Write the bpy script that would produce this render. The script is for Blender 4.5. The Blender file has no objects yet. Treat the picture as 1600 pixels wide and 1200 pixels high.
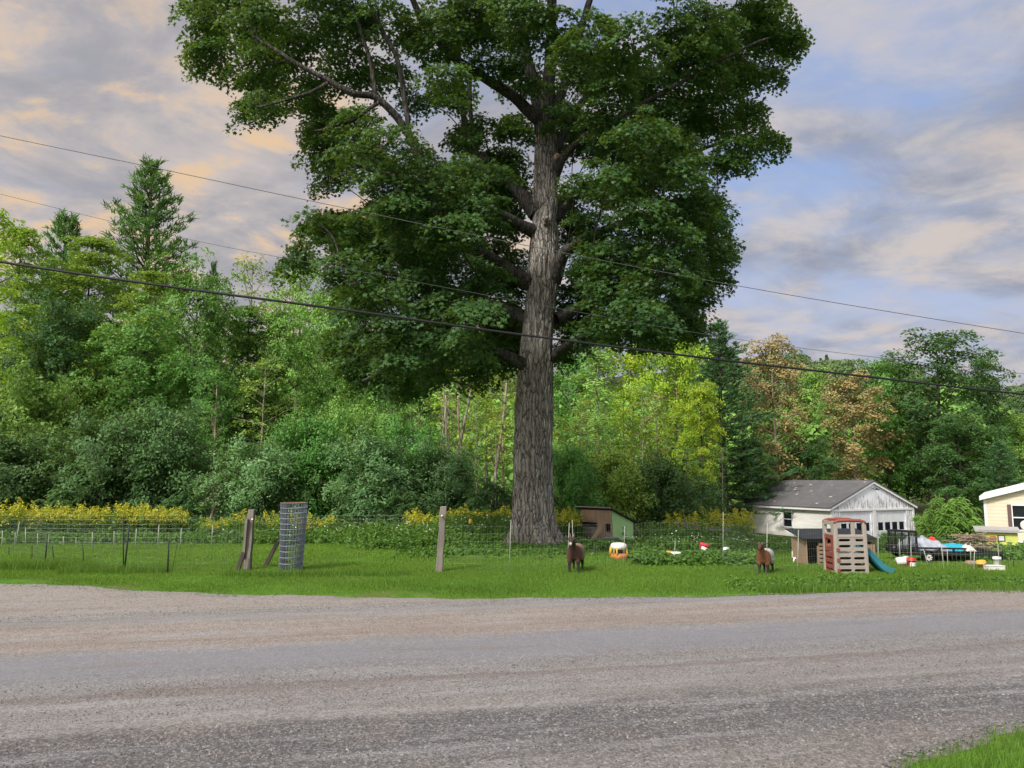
import bpy, bmesh, math, random
import numpy as np
from mathutils import Vector, Matrix, noise as mnoise
R = math.radians
S = bpy.context.scene
COL = S.collection
rng = np.random.default_rng(7)
random.seed(7)

# ------------------------------------------------------------------ camera
F = 1180.0; PITCH = R(7.0); CAMZ = 2.1
CP, SP = math.cos(PITCH), math.sin(PITCH)
cam = bpy.data.cameras.new('camera'); camo = bpy.data.objects.new('camera', cam); COL.objects.link(camo)
cam.sensor_width = 36; cam.lens = 36*F/1600; cam.clip_start = 0.05; cam.clip_end = 3000
camo.location = (0, 0, CAMZ); camo.rotation_euler = (math.pi/2+PITCH, 0, 0)
S.camera = camo

def at(px, py, Y):
    dx, dy = (px-800)/F, (600-py)/F
    k = Y/(CP-dy*SP)
    return Vector((dx*k, Y, CAMZ+(SP+dy*CP)*k))

# ------------------------------------------------------------------ terrain
TX = np.array([-25, -8, 0, 8, 16, 24.])
TY = np.array([17, 20, 24, 28, 33, 40, 50, 62, 85, 130.])
TZ = np.array([
 [0, 0, 0, 0, 0, 0],
 [0, 0, .06, -.05, -.15, -.18],
 [-.08, -.08, .0, -.2, -.5, -.55],
 [-.30, -.30, -.26, -.45, -.85, -.95],
 [-.55, -.55, -.55, -.8, -1.15, -1.3],
 [-.8, -.8, -.85, -1.1, -1.5, -1.75],
 [-.9, -.9, -1.1, -1.5, -1.9, -2.05],
 [-.7, -.8, -1.1, -1.6, -2.0, -2.1],
 [1.5, .6, -.5, -1.0, -1.6, -1.8],
 [8, 6, 4, 3, 1.5, 1.0]])
def _sm(t): return t*t*(3-2*t)
def terr(x, y):
    x = np.asarray(x, float); y = np.asarray(y, float)
    xi = np.clip(x, TX[0], TX[-1]); yi = np.clip(y, TY[0], TY[-1])
    i = np.clip(np.searchsorted(TX, xi, side='right')-1, 0, len(TX)-2)
    j = np.clip(np.searchsorted(TY, yi, side='right')-1, 0, len(TY)-2)
    u = (xi-TX[i])/(TX[i+1]-TX[i]); v = (yi-TY[j])/(TY[j+1]-TY[j])
    z = (TZ[j, i]*(1-u)+TZ[j, i+1]*u)*(1-v)+(TZ[j+1, i]*(1-u)+TZ[j+1, i+1]*u)*v
    # wooded ridge far behind
    t = np.clip((y-125)/135, 0, 1)
    hx = 34 - 21*_sm(np.clip((x-85)/100, 0, 1)) + 2.2*np.sin(x*.05) + 1.3*np.sin(x*.13+1)
    z = z + _sm(t)*(hx-z*.5)
    z = z + np.where(y < 24, 0.25*np.exp(-(((x-.75)/2.2)**2+((y-22.6)/2.0)**2)), 0.25*np.exp(-(((x-.75)/2.2)**2+((y-22.6)/2.0)**2)))*.5
    return z
def T(x, y): return float(terr(x, y))
def gpx(px, py, y0=4., y1=120.):
    """the point of the ground seen at a pixel"""
    y = y0
    while y < y1:
        p = at(px, py, y)
        if p.z <= T(p.x, y): break
        y += .02
    p = at(px, py, y); p.z = T(p.x, y); return p
def on(px, Y, py=850):
    p = at(px, py, Y); p.z = T(p.x, Y); return p

# ------------------------------------------------------------------ node helpers
class NT:
    def __init__(s, tree): s.t = tree; s.n = tree.nodes; s.l = tree.links
    def node(s, ty, **k):
        n = s.n.new(ty)
        for a, b in k.items():
            if a.startswith('i_'):
                n.inputs[int(a[2:]) if a[2:].isdigit() else a[2:]].default_value = b
            else: setattr(n, a, b)
        return n
    def link(s, a, b): s.l.new(a, b)
    def val(s, x, sock):
        if isinstance(x, (int, float, tuple, list)):
            sock.default_value = x if not isinstance(x, (tuple, list)) or len(x) != 3 or sock.type == 'VECTOR' else (*x, 1)
        else: s.link(x, sock)
    def math(s, op, a, b=0., c=None, clamp=False):
        n = s.node('ShaderNodeMath', operation=op); n.use_clamp = clamp
        s.val(a, n.inputs[0]); s.val(b, n.inputs[1])
        if c is not None: s.val(c, n.inputs[2])
        return n.outputs[0]
    def mix(s, f, a, b, bt='MIX'):
        n = s.node('ShaderNodeMix', data_type='RGBA', blend_type=bt); n.clamp_factor = True
        s.val(f, n.inputs['Factor'])
        for k, x in ((6, a), (7, b)): s.val(x, n.inputs[k])
        return n.outputs[2]
    def noise(s, vec=None, scale=5., detail=4., rough=.55, dist=0., out=0, lac=2.0):
        n = s.node('ShaderNodeTexNoise'); n.inputs['Scale'].default_value = scale; n.inputs['Detail'].default_value = detail
        n.inputs['Roughness'].default_value = rough; n.inputs['Distortion'].default_value = dist
        if vec is not None: s.link(vec, n.inputs['Vector'])
        return n.outputs[out]
    def ramp(s, f, stops, interp='LINEAR'):
        n = s.node('ShaderNodeValToRGB'); n.color_ramp.interpolation = interp
        e = n.color_ramp.elements
        while len(e) < len(stops): e.new(.5)
        for k, (p, c) in enumerate(stops):
            e[k].position = p
            e[k].color = (c, c, c, 1) if isinstance(c, (int, float)) else (*c, 1)
        s.val(f, n.inputs[0]); return n.outputs[0]
    def mapr(s, x, a, b, c=0., d=1., smooth=False):
        n = s.node('ShaderNodeMapRange'); n.clamp = True
        if smooth: n.interpolation_type = 'SMOOTHSTEP'
        s.val(x, n.inputs[0])
        for k, y in zip((1, 2, 3, 4), (a, b, c, d)): n.inputs[k].default_value = y
        return n.outputs[0]
    def mapping(s, vec, scale=(1, 1, 1), rot=(0, 0, 0), loc=(0, 0, 0)):
        n = s.node('ShaderNodeMapping'); s.link(vec, n.inputs[0])
        n.inputs['Scale'].default_value = scale; n.inputs['Rotation'].default_value = rot; n.inputs['Location'].default_value = loc
        return n.outputs[0]
    def bump(s, h, strength=.5, dist=.02):
        n = s.node('ShaderNodeBump'); n.inputs['Strength'].default_value = strength; n.inputs['Distance'].default_value = dist
        s.link(h, n.inputs['Height']); return n.outputs[0]

MATS = {}
def new_mat(name):
    m = bpy.data.materials.new(name); m.use_nodes = True; nt = NT(m.node_tree)
    nt.b = m.node_tree.nodes['Principled BSDF']; nt.o = m.node_tree.nodes['Material Output']
    MATS[name] = m; return m, nt
def simple(name, col, rough=.7, var=.25, scale=8., metal=0., bump=0., spec=.3, dirt=None, stretch=(1, 1, 1)):
    """paint, plastic, wood ...: colour broken by two scales of noise, optional dirt patches"""
    m, n = new_mat(name)
    tc = n.node('ShaderNodeTexCoord').outputs['Object']
    v = n.mapping(tc, scale=stretch)
    a = n.noise(v, scale, 5, .6); b = n.noise(v, scale*.23, 3, .5)
    f = n.math('ADD', n.math('MULTIPLY', a, .6), n.math('MULTIPLY', b, .4))
    f = n.mapr(f, .3, .7)
    lo = tuple(c*(1-var) for c in col); hi = tuple(min(1, c*(1+var)) for c in col)
    c = n.mix(f, lo, hi)
    if dirt:
        d = n.mapr(n.noise(v, scale*.6, 6, .7), dirt[1], dirt[1]+.12)
        c = n.mix(d, c, dirt[0])
    n.link(c, n.b.inputs['Base Color'])
    n.b.inputs['Roughness'].default_value = rough; n.b.inputs['Metallic'].default_value = metal
    n.b.inputs['Specular IOR Level'].default_value = spec
    if bump: n.link(n.bump(a, bump, .01), n.b.inputs['Normal'])
    return m

def leafmat(name, dark, light, trans=.3, hue=.03, val=.25, rough=.55, spec=.25, third=None):
    m, n = new_mat(name)
    at_ = n.node('ShaderNodeAttribute', attribute_name='var').outputs['Fac']
    oi = n.node('ShaderNodeObjectInfo').outputs['Random']
    c = n.mix(at_, dark, light)
    if third: c = n.mix(n.mapr(at_, third[1], third[1]+.03), c, third[0])
    h = n.node('ShaderNodeHueSaturation')
    n.link(c, h.inputs['Color'])
    n.link(n.mapr(oi, 0, 1, .5-hue, .5+hue), h.inputs['Hue'])
    n.link(n.mapr(n.math('FRACT', n.math('MULTIPLY', oi, 7.31)), 0, 1, 1-val, 1+val), h.inputs['Value'])
    c = h.outputs[0]
    n.link(c, n.b.inputs['Base Color']); n.b.inputs['Roughness'].default_value = rough
    n.b.inputs['Specular IOR Level'].default_value = spec
    if trans:
        tr = n.node('ShaderNodeBsdfTranslucent')
        n.link(n.mix(.35, c, (.35, .5, .03)), tr.inputs['Color'])
        mx = n.node('ShaderNodeMixShader'); mx.inputs[0].default_value = trans
        n.link(n.b.outputs[0], mx.inputs[1]); n.link(tr.outputs[0], mx.inputs[2]); n.link(mx.outputs[0], n.o.inputs[0])
    return m

# ------------------------------------------------------------------ object helpers
def tag(o, label=None, cat=None, group=None, kind=None):
    if label: o['label'] = label
    if cat: o['category'] = cat
    if group: o['group'] = group
    if kind: o['kind'] = kind
    return o
def link(name, me, mat=None, parent=None, loc=None, rot=None):
    if mat is not None:
        for q in (mat if isinstance(mat, (list, tuple)) else [mat]):
            me.materials.append(q)
    o = bpy.data.objects.new(name, me); COL.objects.link(o)
    if parent is not None: o.parent = parent
    if loc is not None: o.location = loc
    if rot is not None: o.rotation_euler = rot
    return o
def thing(name, label, cat, loc=(0, 0, 0), rz=0, group=None):
    o = bpy.data.objects.new(name, None); COL.objects.link(o); o.empty_display_size = .2
    o.location = loc; o.rotation_euler = (0, 0, rz)
    return tag(o, label, cat, group)
def raw_mesh(name, verts, loops, starts, totals, var=None, smooth=False, mi=None):
    me = bpy.data.meshes.new(name)
    me.vertices.add(len(verts)); me.vertices.foreach_set('co', np.ascontiguousarray(verts, np.float32).ravel())
    me.loops.add(len(loops)); me.loops.foreach_set('vertex_index', np.ascontiguousarray(loops, np.int32))
    me.polygons.add(len(starts)); me.polygons.foreach_set('loop_start', np.ascontiguousarray(starts, np.int32))
    me.polygons.foreach_set('loop_total', np.ascontiguousarray(totals, np.int32))
    if mi is not None: me.polygons.foreach_set('material_index', np.ascontiguousarray(mi, np.int32))
    me.polygons.foreach_set('use_smooth', np.full(len(starts), bool(smooth)))
    me.update(calc_edges=True)
    if var is not None:
        a = me.attributes.new('var', 'FLOAT', 'FACE'); a.data.foreach_set('value', np.ascontiguousarray(var, np.float32))
    me.validate(); return me

class MB:
    """collects solids; build() links them as one mesh object"""
    def __init__(s): s.v = []; s.f = []; s.m = []; s.sm = []; s.cm = 0
    def add(s, vs, fs, smooth=False):
        b = len(s.v); s.v += [tuple(p) for p in vs]
        for f in fs: s.f.append([b+i for i in f]); s.m.append(s.cm); s.sm.append(smooth)
        return s
    def box(s, c, d, rot=None, taper=None):
        x, y, z = d[0]/2, d[1]/2, d[2]/2; t = taper or 1
        P = [(-x, -y, -z), (x, -y, -z), (x, y, -z), (-x, y, -z), (-x*t, -y*t, z), (x*t, -y*t, z), (x*t, y*t, z), (-x*t, y*t, z)]
        M = rot if rot is not None else Matrix()
        if isinstance(M, (tuple, list)): 
            from mathutils import Euler
            M = Euler(M).to_matrix().to_4x4()
        c = Vector(c)
        return s.add([M @ Vector(p)+c for p in P], [(0, 3, 2, 1), (4, 5, 6, 7), (0, 1, 5, 4), (1, 2, 6, 5), (2, 3, 7, 6), (3, 0, 4, 7)])
    def bar(s, a, b, w, h=None, up=(0, 0, 1)):
        a, b = Vector(a), Vector(b); h = h or w; d = (b-a); L = d.length; d.normalize()
        up = Vector(up)
        if abs(d.dot(up)) > .95: up = Vector((0, 1, 0)) if abs(d.y) < .9 else Vector((1, 0, 0))
        sx = d.cross(up).normalized(); uy = sx.cross(d).normalized()
        P = []
        for q in (a, b):
            for i, j in ((-1, -1), (1, -1), (1, 1), (-1, 1)): P.append(q+sx*(i*w/2)+uy*(j*h/2))
        return s.add(P, [(0, 1, 2, 3), (7, 6, 5, 4), (0, 4, 5, 1), (1, 5, 6, 2), (2, 6, 7, 3), (3, 7, 4, 0)])
    def tube(s, pts, rad, n=8, cap=True, smooth=True):
        pts = [Vector(p) for p in pts]
        if isinstance(rad, (int, float)): rad = [rad]*len(pts)
        ref = Vector((.31, .95, .02)); P = []
        t0 = (pts[-1]-pts[0]).normalized()
        if abs(t0.dot(ref)) > .9: ref = Vector((1, 0, .1))
        for i, p in enumerate(pts):
            t = (pts[min(i+1, len(pts)-1)]-pts[max(i-1, 0)]).normalized()
            u = t.cross(ref); u = u.normalized() if u.length > 1e-4 else Vector((0, 0, 1)); w = t.cross(u)
            for k in range(n):
                a = 2*math.pi*k/n; P.append(p+(u*math.cos(a)+w*math.sin(a))*rad[i])
        fs = []
        for i in range(len(pts)-1):
            for k in range(n):
                k2 = (k+1) % n; fs.append((i*n+k, i*n+k2, (i+1)*n+k2, (i+1)*n+k))
        if cap: fs.append(tuple(range(n))[::-1]); fs.append(tuple((len(pts)-1)*n+k for k in range(n)))
        return s.add(P, fs, smooth)
    def lathe(s, prof, c=(0, 0, 0), n=20, M=None, smooth=True, cap=True):
        c = Vector(c); M = M or Matrix(); P = []
        for r, z in prof:
            for k in range(n):
                a = 2*math.pi*k/n; P.append(M @ Vector((r*math.cos(a), r*math.sin(a), z))+c)
        fs = []
        for i in range(len(prof)-1):
            for k in range(n):
                k2 = (k+1) % n; fs.append((i*n+k, i*n+k2, (i+1)*n+k2, (i+1)*n+k))
        if cap:
            fs.append(tuple(range(n))[::-1]); fs.append(tuple((len(prof)-1)*n+k for k in range(n)))
        return s.add(P, fs, smooth)
    def prism(s, poly, a, b):
        """poly: list of 3D points; extruded by vector b-a given as offset vectors"""
        n = len(poly); A = [Vector(p)+Vector(a) for p in poly]; B = [Vector(p)+Vector(b) for p in poly]
        return s.add(A+B, [tuple(range(n))[::-1], tuple(range(n, 2*n))]+[(i, (i+1) % n, n+(i+1) % n, n+i) for i in range(n)])
    def mesh(s, name):
        me = bpy.data.meshes.new(name); me.from_pydata(s.v, [], s.f)
        me.polygons.foreach_set('material_index', s.m); me.polygons.foreach_set('use_smooth', s.sm)
        bm = bmesh.new(); bm.from_mesh(me); bmesh.ops.recalc_face_normals(bm, faces=bm.faces); bm.to_mesh(me); bm.free()
        me.update(); return me
    def build(s, name, mat, parent=None, loc=None, rot=None, bevel=0, label=None):
        o = link(name, s.mesh(name), mat, parent, loc, rot)
        if bevel:
            b = o.modifiers.new('bevel', 'BEVEL'); b.width = bevel; b.segments = 2; b.limit_method = 'ANGLE'; b.angle_limit = R(40)
        if label: o['label'] = label
        return o

# ------------------------------------------------------------------ leaves
def frames(nrm, g):
    """orthonormal in-plane axes with a random twist for each normal"""
    n = nrm/np.linalg.norm(nrm, axis=1, keepdims=True)
    r = g.normal(size=n.shape); u = np.cross(n, r); u /= np.linalg.norm(u, axis=1, keepdims=True)+1e-9
    return n, u, np.cross(n, u)
RHOMB = np.array([(-.5, 0, 0), (0, -.24, .03), (.5, 0, -.03), (0, .24, .03)])
_an = np.linspace(0, 2*np.pi, 11)[:-1]; _rr = np.array([.5, .27, .52, .24, .42, .12, .42, .24, .52, .27])
STAR = np.stack([np.cos(_an)*_rr, np.sin(_an)*_rr, -.18*_rr**2*2], 1)
LANCE = np.array([(-.5, 0, 0), (-.1, -.1, .02), (.5, 0, -.06), (-.1, .1, .02)])
def leaf_arrays(c, nrm, size, tmpl, g, axis=None):
    n, u, w = frames(nrm, g)
    if axis is not None:
        u = axis/(np.linalg.norm(axis, axis=1, keepdims=True)+1e-9)
        w = np.cross(n, u); w /= np.linalg.norm(w, axis=1, keepdims=True)+1e-9; n = np.cross(u, w)
    k = len(tmpl)
    V = c[:, None, :]+size[:, None, None]*(tmpl[None, :, 0:1]*u[:, None]+tmpl[None, :, 1:2]*w[:, None]+tmpl[None, :, 2:3]*n[:, None])
    return V.reshape(-1, 3), k
class Leaves:
    def __init__(s): s.V = []; s.k = []; s.var = []; s.mi = []
    def add(s, c, nrm, size, tmpl, g, var=None, axis=None, mi=0):
        size = np.broadcast_to(np.asarray(size, float), (len(c),))
        V, k = leaf_arrays(np.asarray(c, float), np.asarray(nrm, float), size, tmpl, g, axis)
        s.V.append(V); s.k.append(np.full(len(c), k)); s.var.append(g.random(len(c)) if var is None else np.broadcast_to(var, (len(c),)))
        s.mi.append(np.full(len(c), mi)); return s
    def tris(s, V, var, mi=0):
        s.V.append(V.reshape(-1, 3)); n = len(V); s.k.append(np.full(n, V.shape[1])); s.var.append(np.broadcast_to(var, (n,))); s.mi.append(np.full(n, mi)); return s
    def mesh(s, name):
        V = np.concatenate(s.V); k = np.concatenate(s.k); st = np.concatenate([[0], np.cumsum(k)[:-1]])
        return raw_mesh(name, V, np.arange(len(V)), st, k, np.concatenate(s.var), mi=np.concatenate(s.mi))
def unit(g, n):
    v = g.normal(size=(n, 3)); return v/np.linalg.norm(v, axis=1, keepdims=True)
# ------------------------------------------------------------------ sky and light
SUN_EL, SUN_AZ = R(44), R(222)      # azimuth measured from +Y clockwise: behind the camera, to the left
sd = Vector((math.sin(SUN_AZ)*math.cos(SUN_EL), math.cos(SUN_AZ)*math.cos(SUN_EL), math.sin(SUN_EL)))
w = bpy.data.worlds.new('World'); S.world = w; w.use_nodes = True
n = NT(w.node_tree); bg = w.node_tree.nodes['Background']
sky = n.node('ShaderNodeTexSky', sky_type='NISHITA'); sky.sun_disc = False; sky.sun_elevation = SUN_EL; sky.sun_rotation = SUN_AZ
sky.air_density = 1.0; sky.dust_density = 1.5; sky.ozone_density = 2.0
tc = n.node('ShaderNodeTexCoord').outputs['Generated']
sx = n.node('ShaderNodeSeparateXYZ'); n.link(tc, sx.inputs[0]); X, Y_, Z = sx.outputs
zz = n.math('ADD', n.math('MAXIMUM', Z, 0.0), .16)
cx = n.node('ShaderNodeCombineXYZ'); n.link(n.math('DIVIDE', X, zz), cx.inputs[0]); n.link(n.math('DIVIDE', Y_, zz), cx.inputs[1])
P = cx.outputs[0]
Pm = n.mapping(P, scale=(1, 1.1, 1), rot=(0, 0, R(-24)), loc=(2.3, .4, 0))
n1 = n.noise(Pm, 1.5, 8, .58, .35); n2 = n.noise(Pm, 4.2, 7, .58, .35); n3 = n.noise(n.mapping(Pm, loc=(7, 3, 1)), 2.6, 7, .6, .5)
left = n.mapr(X, .22, -.3)                                    # more cloud towards the left
cov = n.math('ADD', n.math('ADD', n.math('MULTIPLY', n1, .75), n.math('MULTIPLY', n2, .25)), n.math('MULTIPLY', left, .12))
cmask = n.mapr(cov, .34, .58, smooth=True)
K = 4.9
def k(c): return tuple(x*K for x in c)
lum = n.mapr(n.math('ADD', n.math('MULTIPLY', n3, .65), n.math('MULTIPLY', n2, .35)), .38, .62, smooth=True)
cl_r = n.mix(lum, k((.31, .34, .43)), k((.60, .57, .58)))
cl_l = n.mix(lum, k((.36, .36, .40)), k((.60, .54, .52)))
cl = n.mix(left, cl_r, cl_l)
# warm tops of the clouds: strongest to the left and just over the hill
warm = n.math('MULTIPLY', n.mapr(n.math('ADD', n.math('MULTIPLY', n2, .65), n.math('MULTIPLY', n3, .35)), .50, .62, smooth=True),
              n.math('ADD', .20, n.math('MULTIPLY', left, .85)))
warm = n.math('MULTIPLY', warm, n.mapr(Z, .58, .42))
cl = n.mix(n.math('MULTIPLY', warm, .9), cl, k((.80, .57, .36)))
blue = n.mix(.75, sky.outputs[0], k((.33, .44, .72)))
blue = n.mix(n.mapr(Z, .38, .08), blue, k((.50, .53, .66)))
skyc = n.mix(cmask, blue, cl)
# added sky glow round the sun, unseen behind the camera, to brighten the foreground
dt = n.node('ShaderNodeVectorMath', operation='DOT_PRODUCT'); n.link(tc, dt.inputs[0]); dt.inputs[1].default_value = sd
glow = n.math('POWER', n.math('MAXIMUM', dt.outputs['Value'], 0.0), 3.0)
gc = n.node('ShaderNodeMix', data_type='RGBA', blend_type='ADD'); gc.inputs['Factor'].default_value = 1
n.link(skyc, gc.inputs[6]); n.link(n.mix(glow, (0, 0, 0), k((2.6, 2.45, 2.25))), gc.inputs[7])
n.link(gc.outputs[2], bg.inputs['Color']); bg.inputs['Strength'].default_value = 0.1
sun = bpy.data.lights.new('sun', 'SUN'); so = bpy.data.objects.new('sun', sun); COL.objects.link(so)
sun.energy = 2.0; sun.angle = R(9); sun.color = (1, .94, .84); so.rotation_euler = sd.to_track_quat('Z', 'Y').to_euler()
S.view_settings.view_transform = 'Standard'; S.view_settings.look = 'None'; S.view_settings.gamma = 1; S.view_settings.exposure = 1.05
S.view_settings.use_curve_mapping = False
S.render.engine = 'CYCLES'
c = S.cycles; c.max_bounces = 6; c.diffuse_bounces = 3; c.glossy_bounces = 2; c.transmission_bounces = 3; c.transparent_max_bounces = 8
c.use_adaptive_sampling = True; c.adaptive_threshold = .015; c.use_denoising = True
try: c.denoiser = 'OPENIMAGEDENOISE'; c.denoising_prefilter = 'ACCURATE'
except Exception: pass
c.caustics_reflective = False; c.caustics_refractive = False

# ------------------------------------------------------------------ ground
def grid_axis(segs):
    out = []
    for a, b, st in segs: out += list(np.arange(a, b, st))
    return np.array(out+[segs[-1][1]])
gx = grid_axis([(-620, -60, 20), (-60, -26, 2), (-26, 30, .4), (30, 70, 2), (70, 620, 14)])
gy = grid_axis([(-80, 4, 6), (4, 12, .8), (12, 34, .35), (34, 70, 1.2), (70, 300, 6), (300, 1400, 60)])
GX, GY = np.meshgrid(gx, gy)
GZ = terr(GX, GY)
near = (GY > 12) & (GY < 34)
GZ = GZ + np.where(near, .018*np.sin(GX*1.7+GY*.6)*np.sin(GY*2.1-GX*.4), 0)
nx_, ny_ = len(gx), len(gy)
V = np.stack([GX, GY, GZ], -1).reshape(-1, 3)
ii = (np.arange(ny_-1)[:, None]*nx_+np.arange(nx_-1)[None, :]).ravel()
q = np.stack([ii, ii+1, ii+nx_+1, ii+nx_], 1)
me = raw_mesh('ground', V, q.ravel(), np.arange(len(q))*4, np.full(len(q), 4), smooth=True)
m, n = new_mat('turf soil')
geo = n.node('ShaderNodeNewGeometry').outputs['Position']
sp = n.node('ShaderNodeSeparateXYZ'); n.link(geo, sp.inputs[0])
a = n.noise(geo, 2.0, 6, .65); b = n.noise(geo, 14, 4, .6)
lawn = n.mix(n.mapr(a, .35, .65), (.045, .12, .012), (.085, .19, .02))
lawn = n.mix(n.math('MULTIPLY', n.mapr(b, .5, .75), .5), lawn, (.07, .075, .02)); lawn = n.mix(n.math('MULTIPLY', n.mapr(n.noise(geo, .7, 5, .6), .52, .66), .7), lawn, (.11, .10, .045))
litter = n.mix(n.mapr(b, .35, .65), (.030, .026, .014), (.075, .06, .03))
litter = n.mix(n.mapr(a, .45, .6), litter, (.03, .07, .018))
wood = n.math('ADD', sp.outputs[1], n.math('MULTIPLY', n.noise(geo, .3, 3, .5), 5.0))
col = n.mix(n.mapr(wood, 32.5, 36), lawn, litter)
n.link(col, n.b.inputs['Base Color']); n.b.inputs['Roughness'].default_value = .95; n.b.inputs['Specular IOR Level'].default_value = .1
n.link(n.bump(b, .6, .03), n.b.inputs['Normal'])
tag(link('ground', me, m), 'green lawn and field sloping down to the woods', 'ground', kind='structure')

# ------------------------------------------------------------------ gravel road; runs turned 12.4 degrees, v is the distance across it
SL = .22
def vof(x, y): return y-SL*x
def edge_far(x):
    """v of the grass edge beyond the road"""
    return np.interp(x, [-14, -9.9, -7, -4.5, -2, 0, 2, 4.5, 9.7, 20], [19.6, 17.6, 16.0, 14.8, 14.0, 13.45, 13.1, 12.8, 12.62, 12.5])+.06*np.sin(x*1.3)+.05*np.sin(x*3.1+1)+.03*np.sin(x*7.3)
def edge_near(x): return 5.22+.33*np.clip(x-3, 0, 5)-.9*np.clip(3-x, 0, 20)+.04*np.sin(x*5)+.03*np.sin(x*11+2)
rx = np.arange(-40, 46.01, .25); nv = 70
vn = np.clip(edge_near(rx), -6, 9); vf = edge_far(np.clip(rx, -14, 40))
tt = np.linspace(0, 1, nv)
RXX = np.repeat(rx[None], nv, 0); RV = vn[None]+(vf-vn)[None]*tt[:, None]
RY = RV+SL*RXX
crown = .0
tracks = -.018*np.exp(-((RV-8.5)/.22)**2)-.012*np.exp(-((RV-7.7)/.18)**2)+.012*np.exp(-((RV-12.3)/.35)**2)-.012*np.exp(-((RV-11.1)/.25)**2)
fade = np.clip(np.minimum(tt, 1-tt)/.03, 0, 1)[:, None]
RZ = terr(RXX, RY)+.004+(.03+tracks)*fade
V = np.stack([RXX, RY, RZ], -1).reshape(-1, 3); nx_ = len(rx)
ii = (np.arange(nv-1)[:, None]*nx_+np.arange(nx_-1)[None, :]).ravel()
q = np.stack([ii, ii+1, ii+nx_+1, ii+nx_], 1)
me = raw_mesh('road', V, q.ravel(), np.arange(len(q))*4, np.full(len(q), 4), smooth=True)
m, n = new_mat('gravel road')
geo = n.node('ShaderNodeNewGeometry').outputs['Position']
rot = n.mapping(geo, rot=(0, 0, -math.atan(SL)))          # x' along the road, y' across
sp = n.node('ShaderNodeSeparateXYZ'); n.link(geo, sp.inputs[0])
v = n.math('SUBTRACT', n.math('SUBTRACT', sp.outputs[1], .38), n.math('MULTIPLY', sp.outputs[0], SL))
streak = n.mapping(rot, scale=(.16, 1.3, 1))
ns = n.noise(streak, 2.2, 6, .62); nb = n.noise(rot, 1.2, 5, .6); nm_ = n.noise(rot, 9, 6, .75); nf = n.noise(rot, 42, 4, .7); ng = n.noise(rot, 140, 3, .7)
vv = n.math('ADD', v, n.math('ADD', n.math('MULTIPLY', n.math('SUBTRACT', ns, .5), .9), n.math('MULTIPLY', n.math('SUBTRACT', nb, .5), .7)))
GREY = (.25, .243, .25); TAN = (.30, .245, .21); DARK = (.095, .095, .102); PALE = (.36, .355, .36); BLUE = (.205, .205, .224)
def span(x): return (x-4)/12
c = n.ramp(n.mapr(vv, 4, 16), [(span(4.4), (.24, .21, .185)), (span(5.3), (.18, .168, .162)), (span(5.8), DARK), (span(6.5), DARK), (span(6.95), (.25, .235, .225)), (span(7.6), (.245, .238, .238)),
     (span(7.95), (.20, .172, .162)), (span(8.2), (.25, .245, .243)), (span(8.7), BLUE), (span(9.7), (.215, .217, .238)), (span(10.0), (.24, .235, .237)), (span(10.25), TAN), (span(11.5), (.315, .265, .228)),
     (span(11.95), (.265, .26, .26)), (span(12.5), (.27, .26, .255)), (span(13.2), (.32, .28, .25)), (span(15), (.34, .305, .27))])
c = n.mix(n.math('MULTIPLY', n.mapr(ns, .50, .72), n.mapr(n.math('ABSOLUTE', n.math('SUBTRACT', vv, 9.3)), .3, 1.2)), c, PALE)
c = n.mix(n.math('MULTIPLY', n.mapr(ns, .46, .30), .55), c, (.165, .14, .125))
c = n.mix(n.math('MULTIPLY', n.mapr(nb, .56, .72), .45), c, (.23, .18, .15))
sm = n.mapr(n.math('ABSOLUTE', n.math('SUBTRACT', vv, 9.3)), .3, 1.0, .5, 1)
nf = n.math('ADD', .49, n.math('MULTIPLY', n.math('SUBTRACT', nf, .49), sm)); ng = n.math('ADD', .5, n.math('MULTIPLY', n.math('SUBTRACT', ng, .5), sm)); nm_ = n.math('ADD', .5, n.math('MULTIPLY', n.math('SUBTRACT', nm_, .5), sm))
c = n.mix(n.math('MULTIPLY', n.mapr(nm_, .48, .30), .5), c, (.13, .115, .11))
c = n.mix(n.math('MULTIPLY', n.mapr(nm_, .54, .70), .4), c, (.42, .41, .41))
c = n.mix(n.math('MULTIPLY', n.mapr(nf, .50, .66), .7), c, (.50, .48, .46))
c = n.mix(n.math('MULTIPLY', n.mapr(nf, .48, .34), .75), c, (.10, .095, .092))
c = n.mix(n.math('MULTIPLY', n.mapr(ng, .55, .75), .5), c, (.42, .40, .38))
c = n.mix(n.math('MULTIPLY', n.mapr(ng, .45, .28), .6), c, (.07, .066, .064))
c = n.mix(1.0, c, (.79, .78, .80), 'MULTIPLY')
n.link(c, n.b.inputs['Base Color']); n.b.inputs['Roughness'].default_value = .92; n.b.inputs['Specular IOR Level'].default_value = .2
h = n.math('ADD', n.math('MULTIPLY', nf, 1.0), n.math('MULTIPLY', ng, .4))
n.link(n.bump(h, .9, .02), n.b.inputs['Normal'])
tag(link('road', me, m), 'grey and tan gravel road crossing the foreground', 'road', kind='structure')

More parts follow.
